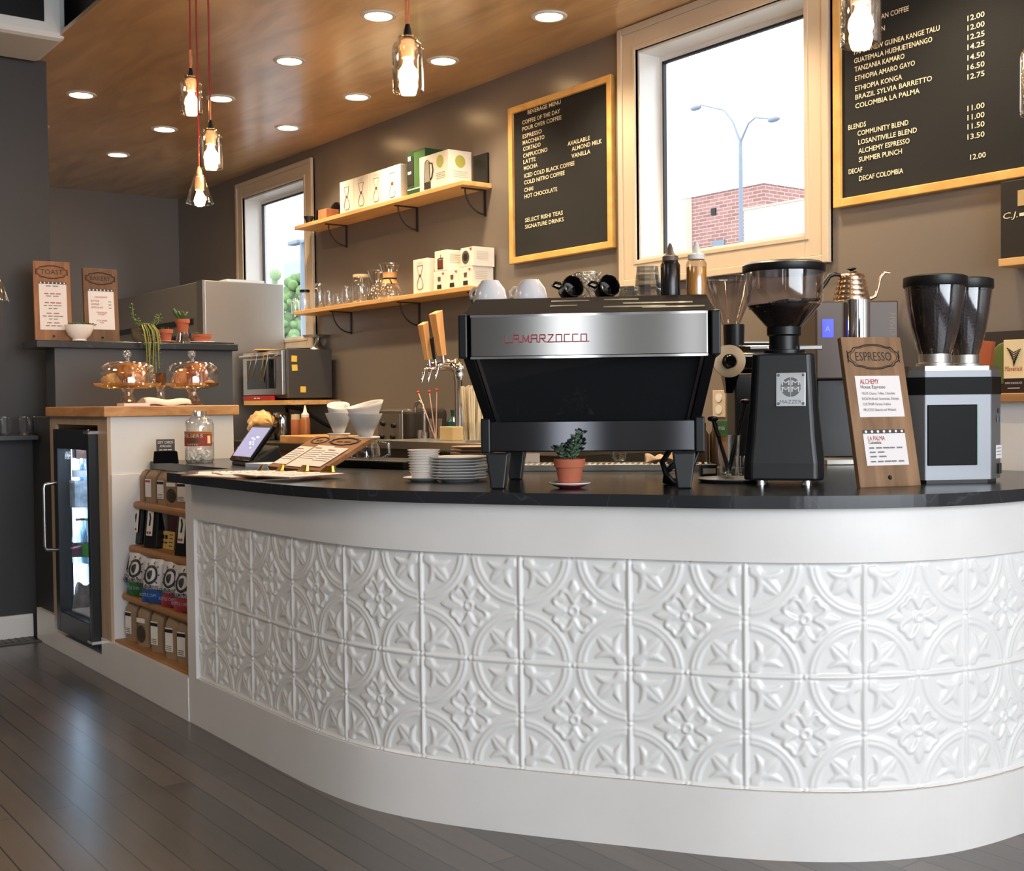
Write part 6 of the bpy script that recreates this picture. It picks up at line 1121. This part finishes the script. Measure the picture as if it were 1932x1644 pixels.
def muffin(q, s, label, m): 
    t = thing('muffin', label, 'muffin', q, 0, 'pastries under the right dome'); b = B().grid(lambda u, v: ((.042*s*math.sin(PI*v)**.6*(1+.06*math.sin(5*2*PI*u)+.04*math.sin(11*2*PI*u+5*v)))*math.cos(2*PI*u), (.042*s*math.sin(PI*v)**.6*(1+.06*math.sin(5*2*PI*u)))*math.sin(2*PI*u), .045*s*(1-math.cos(PI*v))*(1+.03*math.sin(9*2*PI*u))), 36, 12); obj('pastry', b, m, t)
muffin(P2+rtv*.022, 1.1, 'tall brown muffin at the middle of the right stand', crustd); muffin(P2-rtv*.045+bk*.01, .85, 'lower golden muffin at the left of the right stand', crust); t = thing('scone', 'flat golden scone at the right of the right stand', 'scone', P2+rtv*.08-bk*.01); obj('pastry', B().ball((0, 0, .012), (.026, .024, .012)), crust, t)
p = AX(304, 772, -5.38); p.z = BT; t = thing('cube_votive', 'small glass cube pedestal behind the two cake stands', 'stand', p); obj('pedestal', B().lathe([(.04, 0), (.02, .03), (.02, .08), (.03, .095), (.0, .095)], 16), thick, t); obj('cup', B().lathe([(.028, .095), (.03, .15), (.026, .15), (.024, .1), (0, .1)], 4, sm=False), glass('honey_glass', (240, 206, 150), .15, .6), t)
p = AX(250, 772, -5.0); p.z = BT; t = thing('napkin_pad', 'flat pad of white napkins before the left cake stand foot', 'napkins', p, R(90)); obj('sheets', B().box(-.05, .06, -.045, .045, 0, .012), paper, t)
p = AX(312, 771, -5.0); p.z = BT; t = thing('paper_bags', 'loosely folded brown and white paper bags on the butcher block', 'paper bags', p, R(90)); b = B().grid(lambda u, v: ((u-.5)*.2, (v-.5)*.09, .004+.03*math.sin(PI*v)**.5*(1-.25*u)+.004*math.sin(9*u)), 20, 10); b.mat(1).grid(lambda u, v: (-.1-.03*math.sin(PI*u)*0-.025*v, (u-.5)*.09*(1-.5*v), .004+.028*math.sin(PI*u)**.5*(1-.6*v)), 10, 6); o = obj('bags', b, [mat('pinkish_paper', (226, 206, 196), .8), kraft], t); md = o.modifiers.new('t', 'SOLIDIFY'); md.thickness = .002
# ---------------------------------------------------------------- plants on the ledge
def on_ledge(px, X_=-5.72): p = AX(px, 645, X_); p.z = LZ; return p
def rosette(b, c, r, n, m=6):
    for k in range(n): a = k*2.4; e = .2+.9*(k/n); leaf(b, c, (math.cos(a), math.sin(a), 1.3-e), r*(.5+.5*k/n), r*.28, .3)
p = on_ledge(150, -5.68); s = S(p); t = thing('bowl_planter', 'white footed bowl of small succulents between the two wooden signs', 'planter', p); r = 26*s
obj('bowl', B().lathe([(0, .003), (r*.5, 0), (r*.48, .008), (r*.75, .025), (r*.98, .055), (r, .074), (r*.93, .074), (r*.9, .06), (0, .055)], 36), porc, t); b = B(); rosette(b, (0, .02, .07), .04, 14); rosette(b, (.01, -.03, .07), .035, 14); rosette(b, (0, .05, .07), .035, 12); rosette(b, (-.02, 0, .07), .045, 14); sd = obj('soil', B().lathe([(0, .066), (r*.92, .065)], 20, cap0=False, cap1=False), soil, t); obj('leaves', b, leafm, t)
p = on_ledge(270, -5.7); t = thing('trailing_plant', 'trailing string plant in a dark mossy pot spilling over the ledge', 'potted plant', p); r = 22*s
obj('pot', B().lathe([(0, .002), (r*.7, 0), (r, .03), (r, .065), (r*.9, .066), (r*.85, .055), (0, .055)], 24), mat('mossy_pot', (92, 84, 66), .9, bump=.8, bscale=40, var=.4, vscale=25), t)
b = B(); sb = B(); ex = Vector((1, 0, 0))
for k in range(11):
    y = -.03+.008*k; d_ = .05+.03*rng.uniform(); L = (.05, .17, .2, .1, .19, .22, .14, .21, .16, .07, .05)[k]; pts = [Vector((0, y*.5, .06)), Vector((d_*.6, y*.8, .085)), Vector((d_+.02, y, .05)), Vector((d_+.03, y+.004, 0)), Vector((d_+.03, y+.008*math.sin(k), .03-L))]
    sb.tube(pts, .0022, 5)
    for j in range(8): f = j/7; q = pts[3].lerp(pts[4], f) if j > 2 else pts[1].lerp(pts[3], j/3); leaf(b, q, (math.cos(j*2+k), math.sin(j*2+k), .2), .014, .007, .4)
for (e, hh_) in ((( -.0, -.05), .12), ((.02, .06), .07), ((-.02, .09), .075), ((0, -.02), .05)):
    top = Vector((e[0], e[1], .06+hh_)); sb.tube([(0, e[1]*.3, .06), (e[0]*.6, e[1]*.9, .06+hh_*.5), top], .0022, 5)
    for j in range(10): q = Vector((0, e[1]*.3, .06)).lerp(top, .3+.7*j/9)+Vector((0, e[1]*.25*math.sin(PI*(.3+.07*j)), 0)); leaf(b, q, (math.cos(j*2.4), math.sin(j*2.4), .6), .016, .008, .4)
for k in range(10): a = k*2.4; leaf(b, (.0, 0, .06), (math.cos(a), math.sin(a), .9), .05, .012, .2)
obj('stems', sb, leafy, t); obj('leaves', b, leafm, t)
def tpot(px, r, hh, label, kind):
    p = on_ledge(px, -5.72); 
    if kind == 'glass':
        g = thing('glass_goblet', 'upturned clear glass holding up a small terracotta pot on the ledge', 'glass', p); obj('glass_body', B().lathe([(.038, 0), (.036, .01), (.026, .045), (.024, .055)], 24, cap0=False), thick, g); p = p+Vector((0, 0, .0555))
    else:
        q = thing('pot_saucer', ('pale pink saucer under the small terracotta pot' if kind == 'tall' else 'pale saucer under the low terracotta pot'), 'saucer', p); obj('plate', B().lathe([(0, .002), (r*.8, 0), (r*1.25, .008), (r*1.22, .01), (r*.75, .004), (0, .004)], 28), mat('pink_clay', (206, 150, 136), .6) if kind == 'tall' else porc, q); p = p+Vector((0, 0, .0045))
    t = thing('potted_succulent', label, 'potted plant', p); succulent_pot(p, r, hh, terra, t); b = B()
    if kind == 'glass':
        for k in range(26): a = k*2.4; leaf(b, (0, 0, hh*.9), (math.cos(a)*.8, math.sin(a)*.8, 1.1+.5*rng.uniform()), .05*(.7+.5*rng.uniform()), .009, .3)
        b.tube([(0, -.01, hh*.9), (0, -.035, hh+.03), (0, -.045, hh+.05)], [.006, .01, .006], 6)
    else:
        for k in range(8): a = k*2.4; leaf(b, (.012*math.cos(a), .012*math.sin(a), hh*.88), (math.cos(a)*.4, math.sin(a)*.4, 1), .02 if kind == 'tall' else .012, .003, .5)
    obj('leaves', b, leafm, t)
tpot(312, 15.5*s, 25*s, 'small terracotta pot of sprouts on a pink saucer on the ledge', 'tall'); tpot(345, 14.5*s, 26*s, 'terracotta pot of spiky green leaves raised on a glass', 'glass'); tpot(381, 21*s, 17*s, 'low wide terracotta pot on a pale saucer at the ledge end', 'low')
p = on_ledge(408, -5.74); t = thing('black_slate', 'thin black slate lying at the right end of the stone ledge', 'slate', p, R(90)); obj('sheet', B().box(-.05, .07, -.06, .05, 0, .007), blackpl, t)
